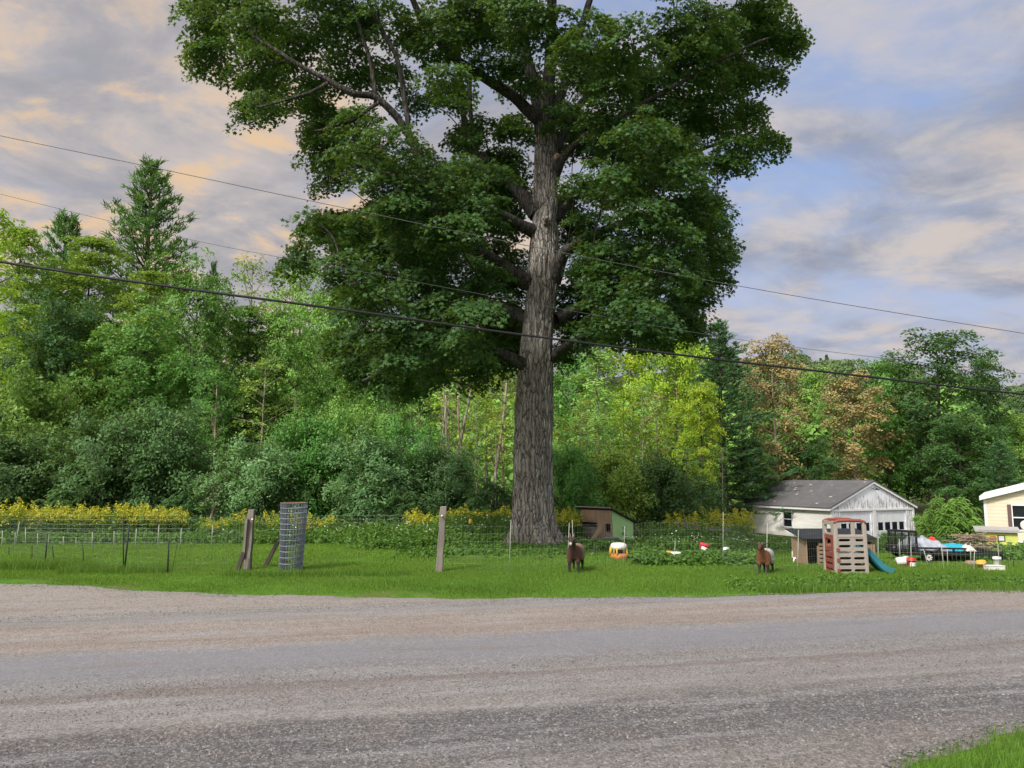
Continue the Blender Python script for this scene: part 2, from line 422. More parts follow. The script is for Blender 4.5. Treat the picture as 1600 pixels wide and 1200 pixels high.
# loose stones on the road
def stones(nm, label, pts, size, g, mat):
    N = len(pts)
    base = np.array([(1, 0, 0), (0, 1, 0), (-1, 0, 0), (0, -1, 0), (0, 0, .75), (0, 0, -.75)])
    J = base[None]*(1+.45*(g.random((N, 6, 1))-.5))+.35*(g.random((N, 6, 3))-.5)
    a = g.random(N)*6.283; ca, sa = np.cos(a)[:, None], np.sin(a)[:, None]
    J = np.stack([J[..., 0]*ca-J[..., 1]*sa*.7, J[..., 0]*sa+J[..., 1]*ca*.7, J[..., 2]*.8], -1)
    V = (pts[:, None]+J*size[:, None, None]*.5).reshape(-1, 3)
    tri = np.array([(0, 1, 4), (1, 2, 4), (2, 3, 4), (3, 0, 4), (1, 0, 5), (2, 1, 5), (3, 2, 5), (0, 3, 5)])
    Fs = (tri[None]+np.arange(N)[:, None, None]*6).reshape(-1, 3)
    me = raw_mesh(nm, V, Fs.ravel(), np.arange(len(Fs))*3, np.full(len(Fs), 3), np.repeat(g.random(N), 8))
    tag(link(nm, me, mat), label, 'gravel', kind='stuff')
m, n = new_mat('stones')
av = n.node('ShaderNodeAttribute', attribute_name='var').outputs['Fac']
c = n.ramp(av, [(0, (.04, .04, .042)), (.3, (.08, .08, .083)), (.65, (.135, .13, .128)), (.92, (.18, .168, .155)), (.99, (.24, .235, .23)), (1, (.32, .32, .31))])
n.link(c, n.b.inputs['Base Color']); n.b.inputs['Roughness'].default_value = .85
def road_pts(N, v0, v1, x0, x1, g, soft=.3):
    x = g.uniform(x0, x1, N); v = .38+g.uniform(v0, v1, N)+g.normal(0, soft, N)
    y = v+SL*x
    return x, y, v
g = np.random.default_rng(3)
def zroad(x, y): return terr(x, y)+.03
P_, Z_ = [], []
for N, v0, v1, x0, x1, s0, s1, so_ in ((42000, 4.6, 6.7, -7, 7, .008, .036, .12), (22000, 6.6, 9.0, -8, 8, .006, .020, .2), (9000, 8, 11.5, -11, 11, .006, .020, .3),
                                (16000, 11.7, 12.75, -13, 14, .014, .04, .12), (7000, 12.6, 16.6, -13, -2, .012, .032, .3)):
    x, y, v = road_pts(N, v0, v1, x0, x1, g, so_)
    ok = ((np.abs(v-.38-9.3) > .7) | (g.random(len(v)) < .15)) & (v < edge_far(x)-.02) & (v > edge_near(x)+.02)
    x, y = x[ok], y[ok]
    s = s0+(s1-s0)*g.random(len(x))**2.2
    P_.append(np.stack([x, y, zroad(x, y)+s*.1], 1)); Z_.append(s)
stones('loose_gravel', 'loose grey stones scattered over the road', np.concatenate(P_), np.concatenate(Z_), g, m)
# ------------------------------------------------------------------ grass and weeds
gm = leafmat('grass blades', (.062, .145, .02), (.165, .285, .04), trans=.35, hue=0, val=0, third=((.20, .17, .05), .965))
g = np.random.default_rng(11)
def blades(x, y, h, wd, g, lean=.35):
    N = len(x); z = terr(x, y)
    a = g.random(N)*6.283; b = g.random(N)*6.283; ln = h*lean*g.random(N)
    dx, dy = np.cos(a)*wd/2, np.sin(a)*wd/2
    z0 = z-.01
    V = np.stack([np.stack([x-dx, y-dy, z0], 1), np.stack([x+dx, y+dy, z0], 1), np.stack([x+np.cos(b)*ln, y+np.sin(b)*ln, z+h], 1)], 1)
    return V
def patch(N, x0, x1, y0, y1): return g.uniform(x0, x1, N), g.uniform(y0, y1, N)
def fnoise(x, y, s=1.0, o=0.):
    return .5+.25*(np.sin(x*1.9*s+o)+np.sin(y*2.3*s+1.7*o+np.sin(x*.9*s)*1.6))*np.cos(x*.63*s-y*.81*s+o)
L = Leaves()
# verge between road and fence
x, y = patch(330000, -15, 17, 11.5, 18.5)
d = y-SL*x-edge_far(x); keep = (d > -.12+.25*(g.random(len(x))-.5)+.12*np.sin(x*9)+.15*np.sin(x*2.3+1)) & (np.abs(x) < y*.74+1) & (g.random(len(x)) < np.clip(.12+d*1.3+.5*fnoise(x, y, 3.), 0, 1))
x, y = x[keep], y[keep]; d = y-SL*x-edge_far(x)
h = (.022+.030*g.random(len(x)))*(1+.9*fnoise(x, y, 1.3)*np.clip(x*.12+.6, .15, 1.6))*np.clip(.55+d*.5, .5, 1)
L.tris(blades(x, y, h, .012+.008*g.random(len(x)), g), np.clip(.25+.65*fnoise(x*.5, y*.9, 1.0, 2.)+.35*(g.random(len(x))-.5), 0, .96)+(g.random(len(x)) < .05)*.04)
# tufty strip under the fence
for N, x0, x1, yc, hh in ((4000, -6.2, -2.2, 16.55, .12), (2500, -9.9, -7.6, 17.0, .16), (4500, -13, -9.5, 17.6, .22), (7000, 4.5, 13.5, 14.2, .16), (5000, 6, 14, 15.2, .14)):
    x = g.uniform(x0, x1, N); y = yc+g.normal(0, .16, N)
    L.tris(blades(x, y, hh*(.4+g.random(N)), .014, g, .6), g.random(N)*.7)
# clumps straying on to the gravel of the drive
for i in range(34):
    cx_ = g.uniform(-11, 1.5); dd = -.15-1.1*g.random()**1.6*(1 if cx_ < -3 else .3); cy_ = SL*cx_+float(edge_far(np.array([cx_]))[0])+dd; N = int(g.uniform(15, 90))
    L.tris(blades(cx_+g.normal(0, .16, N), cy_+g.normal(0, .06, N), .02+.04*g.random(N), .012, g, 1.0), g.random(N))
# lawns behind the fence
x, y = patch(260000, -22, 16, 16.5, 29)
keep = (np.abs(x) < y*.74+1); x, y = x[keep], y[keep]
L.tris(blades(x, y, (.03+.03*g.random(len(x)))*(1+np.clip(x*.04, 0, 1)), .02+.012*g.random(len(x)), g), np.clip(.45+.45*fnoise(x*.4, y*.6, 1.0, 1.)+.3*(g.random(len(x))-.5), 0, .96)+(g.random(len(x)) < .03)*.04)
# near corner at the camera
x = g.uniform(1.5, 8, 60000); y = g.uniform(3.0, 8.2, 60000); keep = (y-SL*x < edge_near(x)+.05*g.normal(size=len(x))+.05) & (np.abs(x) < y*.75+.6)
x, y = x[keep], y[keep]
L.tris(blades(x, y, .04+.07*g.random(len(x)), .006+.004*g.random(len(x)), g, .7), g.random(len(x))*.8)
tag(link('grass', L.mesh('grass'), gm), 'green mown grass of the verge and the yard', 'grass', kind='stuff')

# broad-leaved weeds, uncut grass and white flowers
wm = leafmat('weed leaves', (.05, .125, .02), (.12, .24, .04), trans=.3, hue=0, val=0)
wf = simple('white petals', (.75, .75, .68), .6, .05)
yf = leafmat('goldenrod plume', (.27, .31, .025), (.58, .52, .045), trans=.15, hue=0, val=0)
gl = leafmat('goldenrod leaves', (.05, .13, .02), (.12, .24, .03), trans=.3, hue=0, val=0)
def weed_field(L, x, y, H, g, nl=14, size=.11, flower=0., wide=.35):
    N = len(x); z = terr(x, y)
    t = g.random((N, nl)); a = g.random((N, nl))*6.283
    r = H[:, None]*wide*(.3+.7*g.random((N, nl)))*(1.1-t*.7)
    C = np.stack([x[:, None]+np.cos(a)*r, y[:, None]+np.sin(a)*r, z[:, None]+H[:, None]*(.08+.92*t)], -1).reshape(-1, 3)
    nr = np.stack([np.cos(a)*.7, np.sin(a)*.7, np.full_like(a, .9)], -1).reshape(-1, 3)+g.normal(0, .3, (N*nl, 3))
    L.add(C, nr, size*(.5+.9*g.random(N*nl)), RHOMB, g, var=np.repeat(g.random(N), nl)*.6+.4*g.random(N*nl))
    if flower:
        m_ = g.random(N) < flower; k_ = 5
        C = np.stack([np.repeat(x[m_], k_), np.repeat(y[m_], k_), np.repeat(z[m_]+H[m_]*1.05, k_)], 1)+g.normal(0, .09, (m_.sum()*k_, 3))
        L.add(C, np.array([0, -.6, 1])+g.normal(0, .3, C.shape), .026+.022*g.random(len(C)), RHOMB*np.array([1, 2, 1]), g, mi=1)
L = Leaves()
def rnd(N, x0, x1, y0, y1): return g.uniform(x0, x1, N), g.uniform(y0, y1, N)
def wf_patch(N, pxa, pxb, y0, y1, h0, h1, **kw):
    e = .12*(pxb-pxa); y = g.uniform(y0, y1, N)+g.normal(0, .12*(y1-y0), N); px = g.uniform(pxa, pxb, N)+g.normal(0, e*.5, N); x = (px-800)/F*y*1.01
    H = h0+(h1-h0)*g.random(N)*(.5+.9*np.clip(fnoise(x, y, 1.6), 0, 1)); weed_field(L, x, y, H, g, **kw)
wf_patch(900, -40, 340, 26.6, 28.3, .2, .5)                     # foot of the goldenrod
wf_patch(800, 380, 560, 26.2, 29, .25, .6, flower=.025)
wf_patch(1500, 555, 790, 23.5, 28.5, .25, .75, flower=.025)      # flowering weeds left of the tree
wf_patch(700, 580, 790, 22.4, 24.0, .15, .35)
wf_patch(900, 690, 815, 25, 29, .5, 1.05, size=.13)
wf_patch(900, 640, 900, 20.0, 22.4, .06, .14, size=.09, wide=.9)   # groundcover round the maple
wf_patch(600, 880, 1000, 21.5, 24.5, .1, .25, flower=.012)
wf_patch(420, 985, 1032, 18.5, 20.2, .14, .30)
wf_patch(800, 1066, 1165, 18.5, 20.3, .14, .28)
wf_patch(250, 1032, 1066, 18.4, 19.4, .10, .18)
wf_patch(500, 1000, 1165, 22.3, 24.2, .2, .4, flower=.02)        # weedy bed
wf_patch(300, 1005, 1160, 18.2, 18.9, .12, .22)
wf_patch(500, 925, 1010, 24, 26.6, .08, .2)
wf_patch(1700, 1010, 1290, 24.5, 34, .12, .32, size=.09, flower=.02)
wf_patch(700, 1000, 1150, 30, 37, .4, .8, size=.15)
wf_patch(700, 1140, 1300, 33, 46, .15, .4, size=.14)
wf_patch(700, 1365, 1450, 30, 42, .3, .8, size=.15)
wf_patch(700, 1430, 1600, 31, 41, .25, .6, size=.15)
wf_patch(700, 1440, 1570, 20.5, 22.5, .12, .3)
wf_patch(420, 1150, 1620, 14.3, 15.6, .06, .2, size=.07, wide=.6)
wf_patch(2300, -80, 1000, 29.5, 37, .4, 1.1, size=.18)          # forest edge
tag(link('weeds', L.mesh('weeds'), [wm, wf]), 'rank green weeds and white wild flowers', 'weeds', kind='stuff')

def goldenrod(name, label, N, pxa, pxb, y0, y1, h0, h1, bloom, dens=34):
    L = Leaves(); y = g.uniform(y0, y1, N); px = g.uniform(pxa, pxb, N); x = (px-800)/F*y*1.01; z = terr(x, y)
    H = (h0+(h1-h0)*g.random(N))*(.70+.42*np.clip(fnoise(x*1.1, y*.4, 1.1), 0, 1))*(.88+.24*g.random(N))
    lean = g.normal(0, .10, (N, 2))*H[:, None]
    nl = 16; t = g.random((N, nl))*.86; a = g.random((N, nl))*6.283
    C = np.stack([x[:, None]+lean[:, :1]*t+np.cos(a)*.09, y[:, None]+lean[:, 1:]*t+np.sin(a)*.09, z[:, None]+H[:, None]*t], -1).reshape(-1, 3)
    ax = np.stack([np.cos(a), np.sin(a), .5+0*a], -1).reshape(-1, 3)
    L.add(C, np.array([0, 0, 1])+g.normal(0, .3, C.shape), .15+.09*g.random(len(C)), LANCE*np.array([1, 1.3, 1]), g, axis=ax, var=np.repeat(g.random(N), nl))
    bl = g.random(N) < bloom*np.clip(.25+1.3*fnoise(x*.8, y*.8, 1.3, 2.), .1, 1.3)
    xb, yb, zb, Hb, lb = x[bl], y[bl], z[bl], H[bl], lean[bl]; M = len(xb)
    t = g.random((M, dens)); a = g.random((M, dens))*6.283; r = (.03+.13*(1-t))*np.sqrt(g.random((M, dens)))*1.2
    side = g.normal(0, .05, (M, 2))
    C = np.stack([xb[:, None]+lb[:, :1]+side[:, :1]*t+np.cos(a)*r, yb[:, None]+lb[:, 1:]+side[:, 1:]*t+np.sin(a)*r, zb[:, None]+Hb[:, None]*(.84+.24*t)-r*.25], -1).reshape(-1, 3)
    L.add(C, unit(g, len(C))+np.array([0, 0, .5]), .035+.045*g.random(len(C)), RHOMB*np.array([1, 1.4, 1]), g, var=np.repeat(g.random(M), dens)*.7+.3*g.random(M*dens), mi=1)
    tag(link('goldenrod', L.mesh('goldenrod'), [gl, yf]), label, 'wild flowers', kind='stuff')
goldenrod('g', 'long bank of goldenrod in bloom behind the left lawn', 1000, -30, 205, 28.2, 30.6, .8, 1.38, .7)
goldenrod('g', 'goldenrod thinning out beside the leaning young tree', 420, 200, 300, 28.4, 30, .8, 1.25, .6)
goldenrod('g', 'mostly green goldenrod behind the roll of fencing', 480, 320, 530, 28.2, 30, .75, 1.15, .3)
goldenrod('g', 'goldenrod in bloom between the right wooden post and the big maple', 520, 640, 815, 28.6, 30.5, .85, 1.25, .6)
goldenrod('g', 'few goldenrod plants just right of the maple trunk', 120, 866, 905, 27.5, 29.5, .7, 1.15, .4)
goldenrod('g', 'goldenrod in bloom left of the white garage', 520, 1035, 1165, 33.5, 37, .8, 1.6, .5)

# ------------------------------------------------------------------ bark
def barkmat(name, dark, light, sc=7., stretch=.12, bump=.8, extra=None):
    m, n = new_mat(name)
    tc = n.node('ShaderNodeTexCoord').outputs['Object']
    v = n.mapping(tc, scale=(1, 1, stretch))
    a = n.noise(v, sc, 6, .65, .6); b = n.noise(tc, 2.2, 3, .5)
    vo = n.node('ShaderNodeTexVoronoi', feature='DISTANCE_TO_EDGE'); vo.inputs['Scale'].default_value = sc*1.5; n.link(n.mapping(v, scale=(1, 1, .8)), vo.inputs['Vector'])
    f = n.math('ADD', n.math('MULTIPLY', a, .75), n.math('MULTIPLY', n.mapr(vo.outputs[0], 0, .25), .3))
    c = n.mix(n.mapr(f, .40, .74), dark, light)
    c = n.mix(n.math('MULTIPLY', n.mapr(b, .5, .7), .5), c, extra or tuple(x*.7 for x in light))
    n.link(c, n.b.inputs['Base Color']); n.b.inputs['Roughness'].default_value = .95; n.b.inputs['Specular IOR Level'].default_value = .1
    n.link(n.bump(f, bump, .06), n.b.inputs['Normal'])
    return m
def maplebark():
    m, n = new_mat('maple bark'); tc = n.node('ShaderNodeTexCoord').outputs['Object']
    wv = n.node('ShaderNodeVectorMath', operation='SCALE'); n.link(n.noise(tc, 1.3, 4, .6, out=1), wv.inputs[0]); wv.inputs['Scale'].default_value = .34
    ad = n.node('ShaderNodeVectorMath', operation='ADD'); n.link(tc, ad.inputs[0]); n.link(wv.outputs[0], ad.inputs[1]); q = ad.outputs[0]
    v = n.mapping(q, scale=(1, 1, .11))
    vo = n.node('ShaderNodeTexVoronoi', feature='DISTANCE_TO_EDGE'); vo.inputs['Scale'].default_value = 9.5; n.link(v, vo.inputs['Vector'])
    v2 = n.node('ShaderNodeTexVoronoi', feature='DISTANCE_TO_EDGE'); v2.inputs['Scale'].default_value = 23; n.link(n.mapping(q, scale=(1, 1, .16)), v2.inputs['Vector'])
    fine = n.noise(n.mapping(tc, scale=(1, 1, .14)), 34, 5, .65); big = n.noise(n.mapping(tc, scale=(1, 1, .35)), 1.6, 5, .6); mot = n.noise(tc, 3.3, 5, .65)
    c = n.mix(n.mapr(big, .35, .65), (.25, .232, .216), (.48, .45, .42))
    c = n.mix(n.math('MULTIPLY', n.mapr(mot, .52, .68), .5), c, (.56, .53, .50))
    c = n.mix(n.math('MULTIPLY', n.mapr(mot, .44, .32), .4), c, (.25, .18, .135))
    c = n.mix(n.math('MULTIPLY', n.mapr(fine, .55, .32), .5), c, (.13, .115, .107))
    c = n.mix(n.mapr(v2.outputs[0], .07, .0, 0, .55), c, (.10, .09, .083))
    c = n.mix(n.mapr(vo.outputs[0], .10, .015, 0, .85), c, (.05, .045, .042))
    s_ = n.node('ShaderNodeSeparateXYZ'); n.link(tc, s_.inputs[0])
    c = n.mix(n.math('MULTIPLY', n.mapr(n.math('ADD', s_.outputs[2], n.math('MULTIPLY', mot, 1.2)), 1.5, .5), .35), c, (.12, .125, .06))
    n.link(c, n.b.inputs['Base Color']); n.b.inputs['Roughness'].default_value = .95; n.b.inputs['Specular IOR Level'].default_value = .1
    h = n.math('ADD', n.math('MULTIPLY', n.mapr(vo.outputs[0], 0, .2), .7), n.math('ADD', n.math('MULTIPLY', n.mapr(v2.outputs[0], 0, .15), .3), n.math('MULTIPLY', fine, .3)))
    n.link(n.bump(h, 1.0, .07), n.b.inputs['Normal']); return m
B_MAPLE = maplebark()
B_LIMB_SHADED = barkmat('shaded limb bark', (.024, .022, .021), (.095, .087, .08), 9, .2, .6)  # darker than the trunk: the crown's shade is put into this bark colour
B_DARK = barkmat('dark bark', (.04, .034, .03), (.13, .115, .10), 6, .15)
B_PALE = barkmat('pale bark', (.16, .135, .105), (.42, .37, .30), 5, .3, .4)
B_TAN = barkmat('bare tan wood', (.20, .14, .09), (.46, .37, .27), 5, .12, .5)

# ------------------------------------------------------------------ the big maple
MY = 22.6
mb0 = on(835, MY, 853)
def mp(px, py, yo=0.): 
    return np.array(at(px, py, MY+yo))
maple = thing('maple_tree', 'huge maple with dark green crown and thick furrowed trunk in the middle', 'tree', mb0)
mo = np.array(mb0)
# trunk: rings with ridges and root flare
tp = [(836, 864, 74), (836, 852, 52), (834, 838, 41), (833, 815, 35), (833, 770, 32), (833, 700, 30.5), (835, 630, 28.5), (838, 560, 26.5), (842, 500, 25.5), (846, 450, 26.5), (849, 400, 25),
      (850, 350, 21), (852, 300, 19.5), (854, 245, 18.5), (853, 205, 16.5), (853, 165, 13), (854, 130, 9)]
def spline(P, n):
    P = np.asarray(P, float); t = np.arange(len(P)); u = np.linspace(0, len(P)-1, n); out = []
    for q in u:
        i = min(int(q), len(P)-2); f = q-i; p0, p1, p2, p3 = P[max(i-1, 0)], P[i], P[i+1], P[min(i+2, len(P)-1)]
        out.append(.5*((2*p1)+(-p0+p2)*f+(2*p0-5*p1+4*p2-p3)*f*f+(-p0+3*p1-3*p2+p3)*f**3))
    return np.array(out)
C_ = np.array([np.append(mp(a, b), r*MY/F*(.93 if b < 600 else .97)) for a, b, r in tp]); C_ = spline(C_, 130)
nr = 120; ang = np.linspace(0, 2*np.pi, nr, endpoint=False); rings = []
for i, (cx_, cy_, cz_, r) in enumerate(C_):
    hgt = cz_-mo[2]
    fl = max(0, 1-hgt/1.15)
    lob = 1+fl**1.4*(.24*np.cos(5*ang+.6)+.16*np.cos(8*ang+2.1)+.12*np.cos(13*ang))
    rid = np.array([mnoise.noise(Vector((math.cos(a)*4.5, math.sin(a)*4.5, hgt*.45))) for a in ang])*.06
    rid += np.array([mnoise.noise(Vector((math.cos(a)*11, math.sin(a)*11, hgt*.9+9))) for a in ang])*.045
    rid += np.array([mnoise.noise(Vector((math.cos(a)*2, math.sin(a)*2, hgt*1.6+3))) for a in ang])*.03
    rr = r*lob+rid*(1+fl*.8)
    rings.append(np.stack([cx_+np.cos(ang)*rr, cy_+np.sin(ang)*rr*.95, np.full(nr, cz_)], 1))
V = np.concatenate(rings)-mo
ii = np.arange(len(C_)-1)[:, None]*nr; k0 = np.arange(nr)[None]; k1 = (k0+1) % nr
q = np.stack([ii+k0, ii+k1, ii+nr+k1, ii+nr+k0], -1).reshape(-1, 4)
link('trunk', raw_mesh('trunk', V, q.ravel(), np.arange(len(q))*4, np.full(len(q), 4), smooth=True), B_MAPLE, maple)
limbs = [  # pixel, pixel, depth offset, radius in pixels
 [(853, 215, 0, 17), (838, 150, .1, 12), (820, 80, .3, 9), (802, -20, .5, 7), (790, -150, .7, 4)],
 [(853, 205, 0, 16), (856, 130, -.1, 11), (860, 60, -.3, 9), (862, -60, -.5, 7), (858, -230, -.6, 3)],
 [(856, 200, 0, 14), (880, 140, .2, 8), (902, 70, .5, 6.5), (935, -40, 1, 5), (960, -180, 1.4, 3)],
 [(850, 195, 0, 12), (805, 155, -.4, 9), (758, 122, -.9, 7.5), (702, 80, -1.4, 6), (655, 20, -2, 5), (620, -70, -2.5, 3)],
 [(840, 335, 0, 15), (792, 280, .6, 9), (752, 246, 1.2, 8), (728, 228, 1.6, 6), (722, 150, 2.0, 5), (712, 50, 2.6, 3.5)],
 [(745, 240, 1.3, 5), (737, 180, 1.3, 4), (735, 100, 1.4, 3)],
 [(838, 450, 0, 15), (772, 410, -.8, 8.5), (722, 380, -1.5, 7.5), (682, 340, -2.0, 6.5), (648, 240, -2.6, 5.6), (624, 195, -3.0, 5.4), (588, 158, -3.3, 5), (552, 151, -3.6, 4.4), (508, 128, -3.8, 3.6), (455, 98, -4, 2.8), (395, 60, -4, 1.8)],
 [(512, 130, -3.8, 2.6), (462, 152, -3.9, 2.0), (400, 168, -3.8, 1.2)],
 [(592, 160, -3.3, 3.0), (545, 190, -3.5, 2.2), (488, 205, -3.6, 1.2)],
 [(622, 200, -2.9, 3.0), (580, 250, -2.6, 2.2), (515, 285, -2.4, 1.2)],
 [(588, 158, -3.3, 3.6), (580, 110, -3.4, 3), (562, 50, -3.6, 2.4), (540, -10, -3.7, 1.5)],
 [(640, 210, -2.8, 4), (620, 100, -3.1, 3.4), (600, 60, -3.2, 3), (560, -20, -3.2, 2)],
 [(862, 440, 0, 16), (880, 398, -.5, 10), (905, 378, -.9, 8), (940, 362, -1.3, 6.5), (990, 345, -1.7, 5), (1050, 325, -2.0, 4), (1110, 340, -2.2, 2.5)],
 [(866, 275, 0, 10), (888, 235, -.6, 5.5), (916, 212, -1, 4.5), (965, 185, -1.6, 4), (1040, 145, -2.2, 3.2), (1120, 100, -2.6, 2.5), (1200, 60, -2.8, 1.6)],
 [(862, 345, 0, 12), (900, 305, 1, 7), (980, 268, 2, 5), (1080, 240, 2.8, 3.5), (1180, 205, 3.2, 2)],
 [(828, 575, 0, 12), (765, 548, -1, 6.5), (702, 552, -1.9, 5), (632, 566, -2.6, 3.4), (565, 595, -3, 2)],
 [(866, 500, 0, 12), (925, 474, .8, 6.5), (1000, 455, 1.8, 4.5), (1085, 460, 2.6, 2.5)],
 [(834, 505, 0, 12), (765, 470, 1, 7), (682, 445, 2, 5.5), (600, 425, 2.8, 4), (510, 400, 3.2, 2)],
 [(838, 365, 0, 12), (782, 335, -1, 7), (702, 300, -2.2, 5.5), (610, 275, -3.2, 4), (520, 245, -3.8, 2)],
 [(862, 560, 0, 9), (900, 530, -1.2, 5), (960, 510, -2.2, 3.6), (1040, 515, -2.8, 2)],
 [(866, 240, .2, 9), (905, 160, 1.6, 6), (980, 90, 3, 4.5), (1070, 40, 4, 3), (1150, 10, 4.4, 2)],
]
tb = MB(); SK = []
for lb in limbs:
    P = np.array([np.append(mp(a, b, c_), r*MY/F) for a, b, c_, r in lb]); P = spline(P, len(lb)*5)
    P[1:-1, :3] += np.cumsum(g.normal(0, .018, (len(P)-2, 3)), 0)*.6
    SK.append(P); tb.tube(P[:, :3]-mo, list(P[:, 3]), 9, cap=False)
SKA = np.concatenate(SK)
clumps = [(320,30,48),(385,35,55),(330,88,42),(400,105,52),(460,58,55),(472,135,42),(425,165,40),(378,178,26),(525,25,55),(545,100,45),(600,35,55),(505,190,42),(562,195,50),(604,120,36),
 (500,238,40),(560,252,55),(512,284,32),(622,225,50),(622,292,55),(672,265,45),(500,358,42),(560,368,55),(476,398,24),(540,420,50),(622,362,55),(620,432,55),(690,330,50),(700,402,50),
 (757,318,48),(770,382,45),(775,455,45),(700,480,52),(640,512,52),(570,520,36),(600,562,44),(552,590,28),(650,580,36),(716,552,50),(770,542,42),(742,585,28),(680,590,24),
 (680,60,62),(742,25,55),(695,130,45),(772,95,50),(805,30,55),(862,45,55),(922,55,55),(905,125,42),(962,135,50),(990,55,55),(1052,40,55),(1112,38,55),(1170,50,50),(1218,66,32),(1192,25,42),(1150,108,50),
 (1198,115,26),(1092,105,55),(1030,115,52),(1180,185,36),(1197,222,24),(1150,236,38),(1122,175,48),(1062,185,52),(1002,195,52),(942,205,45),(905,285,30),(960,285,50),(1022,265,55),(1075,265,48),(1122,262,22),
 (1010,335,52),(1070,335,50),(1108,368,34),(1112,420,30),(1062,418,50),(1002,415,50),(945,440,45),(900,470,34),(956,488,48),(1020,488,46),(1078,470,38),(1064,510,24),(1028,532,22),(900,528,34),(940,528,30),(930,400,30),
 (640,160,30),(752,200,26),(720,205,30),(800,200,34),(785,250,34),(815,120,40),(880,180,34),(1240,60,16),(1086,510,20)]
clumps += [(700,350,55),(640,330,50),(590,320,40),(750,430,50),(800,420,40),(660,450,50),(590,470,50),(545,470,40),(750,500,50),(680,530,50),(620,545,50),(575,565,40),(530,530,30),(800,500,40),(800,555,34),(660,395,50),(610,400,50),(540,360,45),(800,300,40),(720,280,50),(660,315,50),(900,360,38),(940,345,45),(980,390,45),(1040,380,48),(1100,395,40),(920,420,40),(985,445,48),(1040,450,48),(1100,450,34),(1125,390,28),(920,500,40),(975,520,36),(1000,300,50),(1040,230,48),(960,240,50),(905,240,40),(900,200,40),(880,320,30),(880,510,24),(880,550,22),(760,270,40),(1095,320,40),(1120,330,30),(1060,490,36),(1040,520,30),(990,480,44),(780,340,40),(730,560,44),(690,560,44),(600,595,34),(640,600,30),(800,520,40),(440+20,412,22)]
for _ in range(46):   # above the frame
    t = g.random(); clumps.append((770+(t-.5)*(860-260*0)*1.0, -40-330*g.random()*(1-(2*t-1)**2), 55))
LM = Leaves(); g = np.random.default_rng(21)
def connect(p, r0):
    global SKA
    r0 *= .7
    d = SKA[:, :3]-p; dist = np.linalg.norm(d, axis=1)+np.maximum(0, SKA[:, 2]-p[2])*1.1+np.maximum(0, np.abs(p[0]-.75)*-1+np.abs(SKA[:, 0]-.75))*1.6
    i = int(np.argmin(dist)); a = SKA[i]; mid = (a[:3]+p)/2+np.array([0, 0, .12*np.linalg.norm(a[:3]-p)])+g.normal(0, .08, 3)
    Q = spline([a[:3], mid, p], 7)
    if np.linalg.norm(a[:3]-p) > 2.7: return Q
    SKA = np.concatenate([SKA, np.concatenate([Q[2:], np.full((5, 1), .028)], 1)])
    tb.tube(Q-mo, list(np.linspace(min(a[3]*.7, r0), .012, 7)), 5, cap=False)
    return Q
clumps.sort(key=lambda q: math.hypot(q[0]-850, (q[1]-330)*.6))
for (px, py, rp) in clumps:
    for side in (-1, 1):
        ex = max(0, 1-((px-775)/490)**2); ex = math.sqrt(ex)*6.2
        edge = rp < 40
        yo = side*g.uniform(.15, .95)*ex if not edge else side*g.uniform(.05, .5)*ex
        if px-rp*.95 < 872 and px+rp*.95 > 806 and py > 192 and yo < .9: yo = abs(yo)+1.0
        if side > 0 and g.random() < .15 and py > 0: continue
        k_ = (MY+yo)/MY
        pxx = px+g.normal(0, rp*.12); pyy = py+g.normal(0, rp*.12)
        c = mp(pxx, pyy, yo); r = rp*MY/F*k_
        Q = connect(c, .05)
        out = c-np.array([mo[0], MY, c[2]]); out /= np.linalg.norm(out)+1e-6
        ns = max(5, int((21 if px < 650 and py < 300 else 25)*(r/1.0)**2))
        for s_ in range(ns):
            v = unit(g, 1)[0]; v[2] *= .72; rad = r*(.35+.65*g.random()**.5)
            sc = c+v*rad
            if yo < 1.2 and abs(sc[0]-.8) < .95 and 6.0 < 0: continue
            if g.random() < .5:
                q0 = Q[g.integers(3, 7)]; tb.tube(np.array([q0, (q0+sc)/2+[0, 0, .05], sc])-mo, [.012, .008, .004], 3, cap=False)
            sr = g.uniform(.30, .54); nl = int(68*(sr/.42)**2)
            tilt = v*.55+out*.25+np.array([0, 0, 1.0]); tilt /= np.linalg.norm(tilt)
            n_, u_, w_ = frames(tilt[None], g)
            a = g.random(nl)*6.283; rr = sr*np.sqrt(g.random(nl))
            pts = sc+np.outer(np.cos(a)*rr, u_[0])+np.outer(np.sin(a)*rr, w_[0])+tilt*(-(rr**2)[:, None]*.5)+g.normal(0, .05, (nl, 3))
            nrm = tilt+g.normal(0, .42, (nl, 3))
            LM.add(pts-mo, nrm, .085+.085*g.random(nl), STAR, g, var=np.clip(.5*g.random()+.5*g.random(nl), 0, 1))
LEAF_MAPLE = leafmat('maple leaves', (.017, .058, .021), (.066, .142, .033), trans=.30, hue=0, val=0, rough=.5)
link('branches', tb.mesh('branches'), B_LIMB_SHADED, maple)
link('crown', LM.mesh('crown'), LEAF_MAPLE, maple)
kb = MB(); p = mp(871, 244, -.25)-mo
kb.lathe([(.02, -.07), (.10, -.06), (.12, 0), (.09, .05), (.02, .06)], p, 12, Matrix.Rotation(R(70), 4, 'X')); kb.tube([p+np.array([-.25, .12, -.12]), p], [.10, .08], 9)
kb.build('cut_limb', B_TAN, maple)
print('maple leaves', sum(len(k_) for k_ in LM.k))

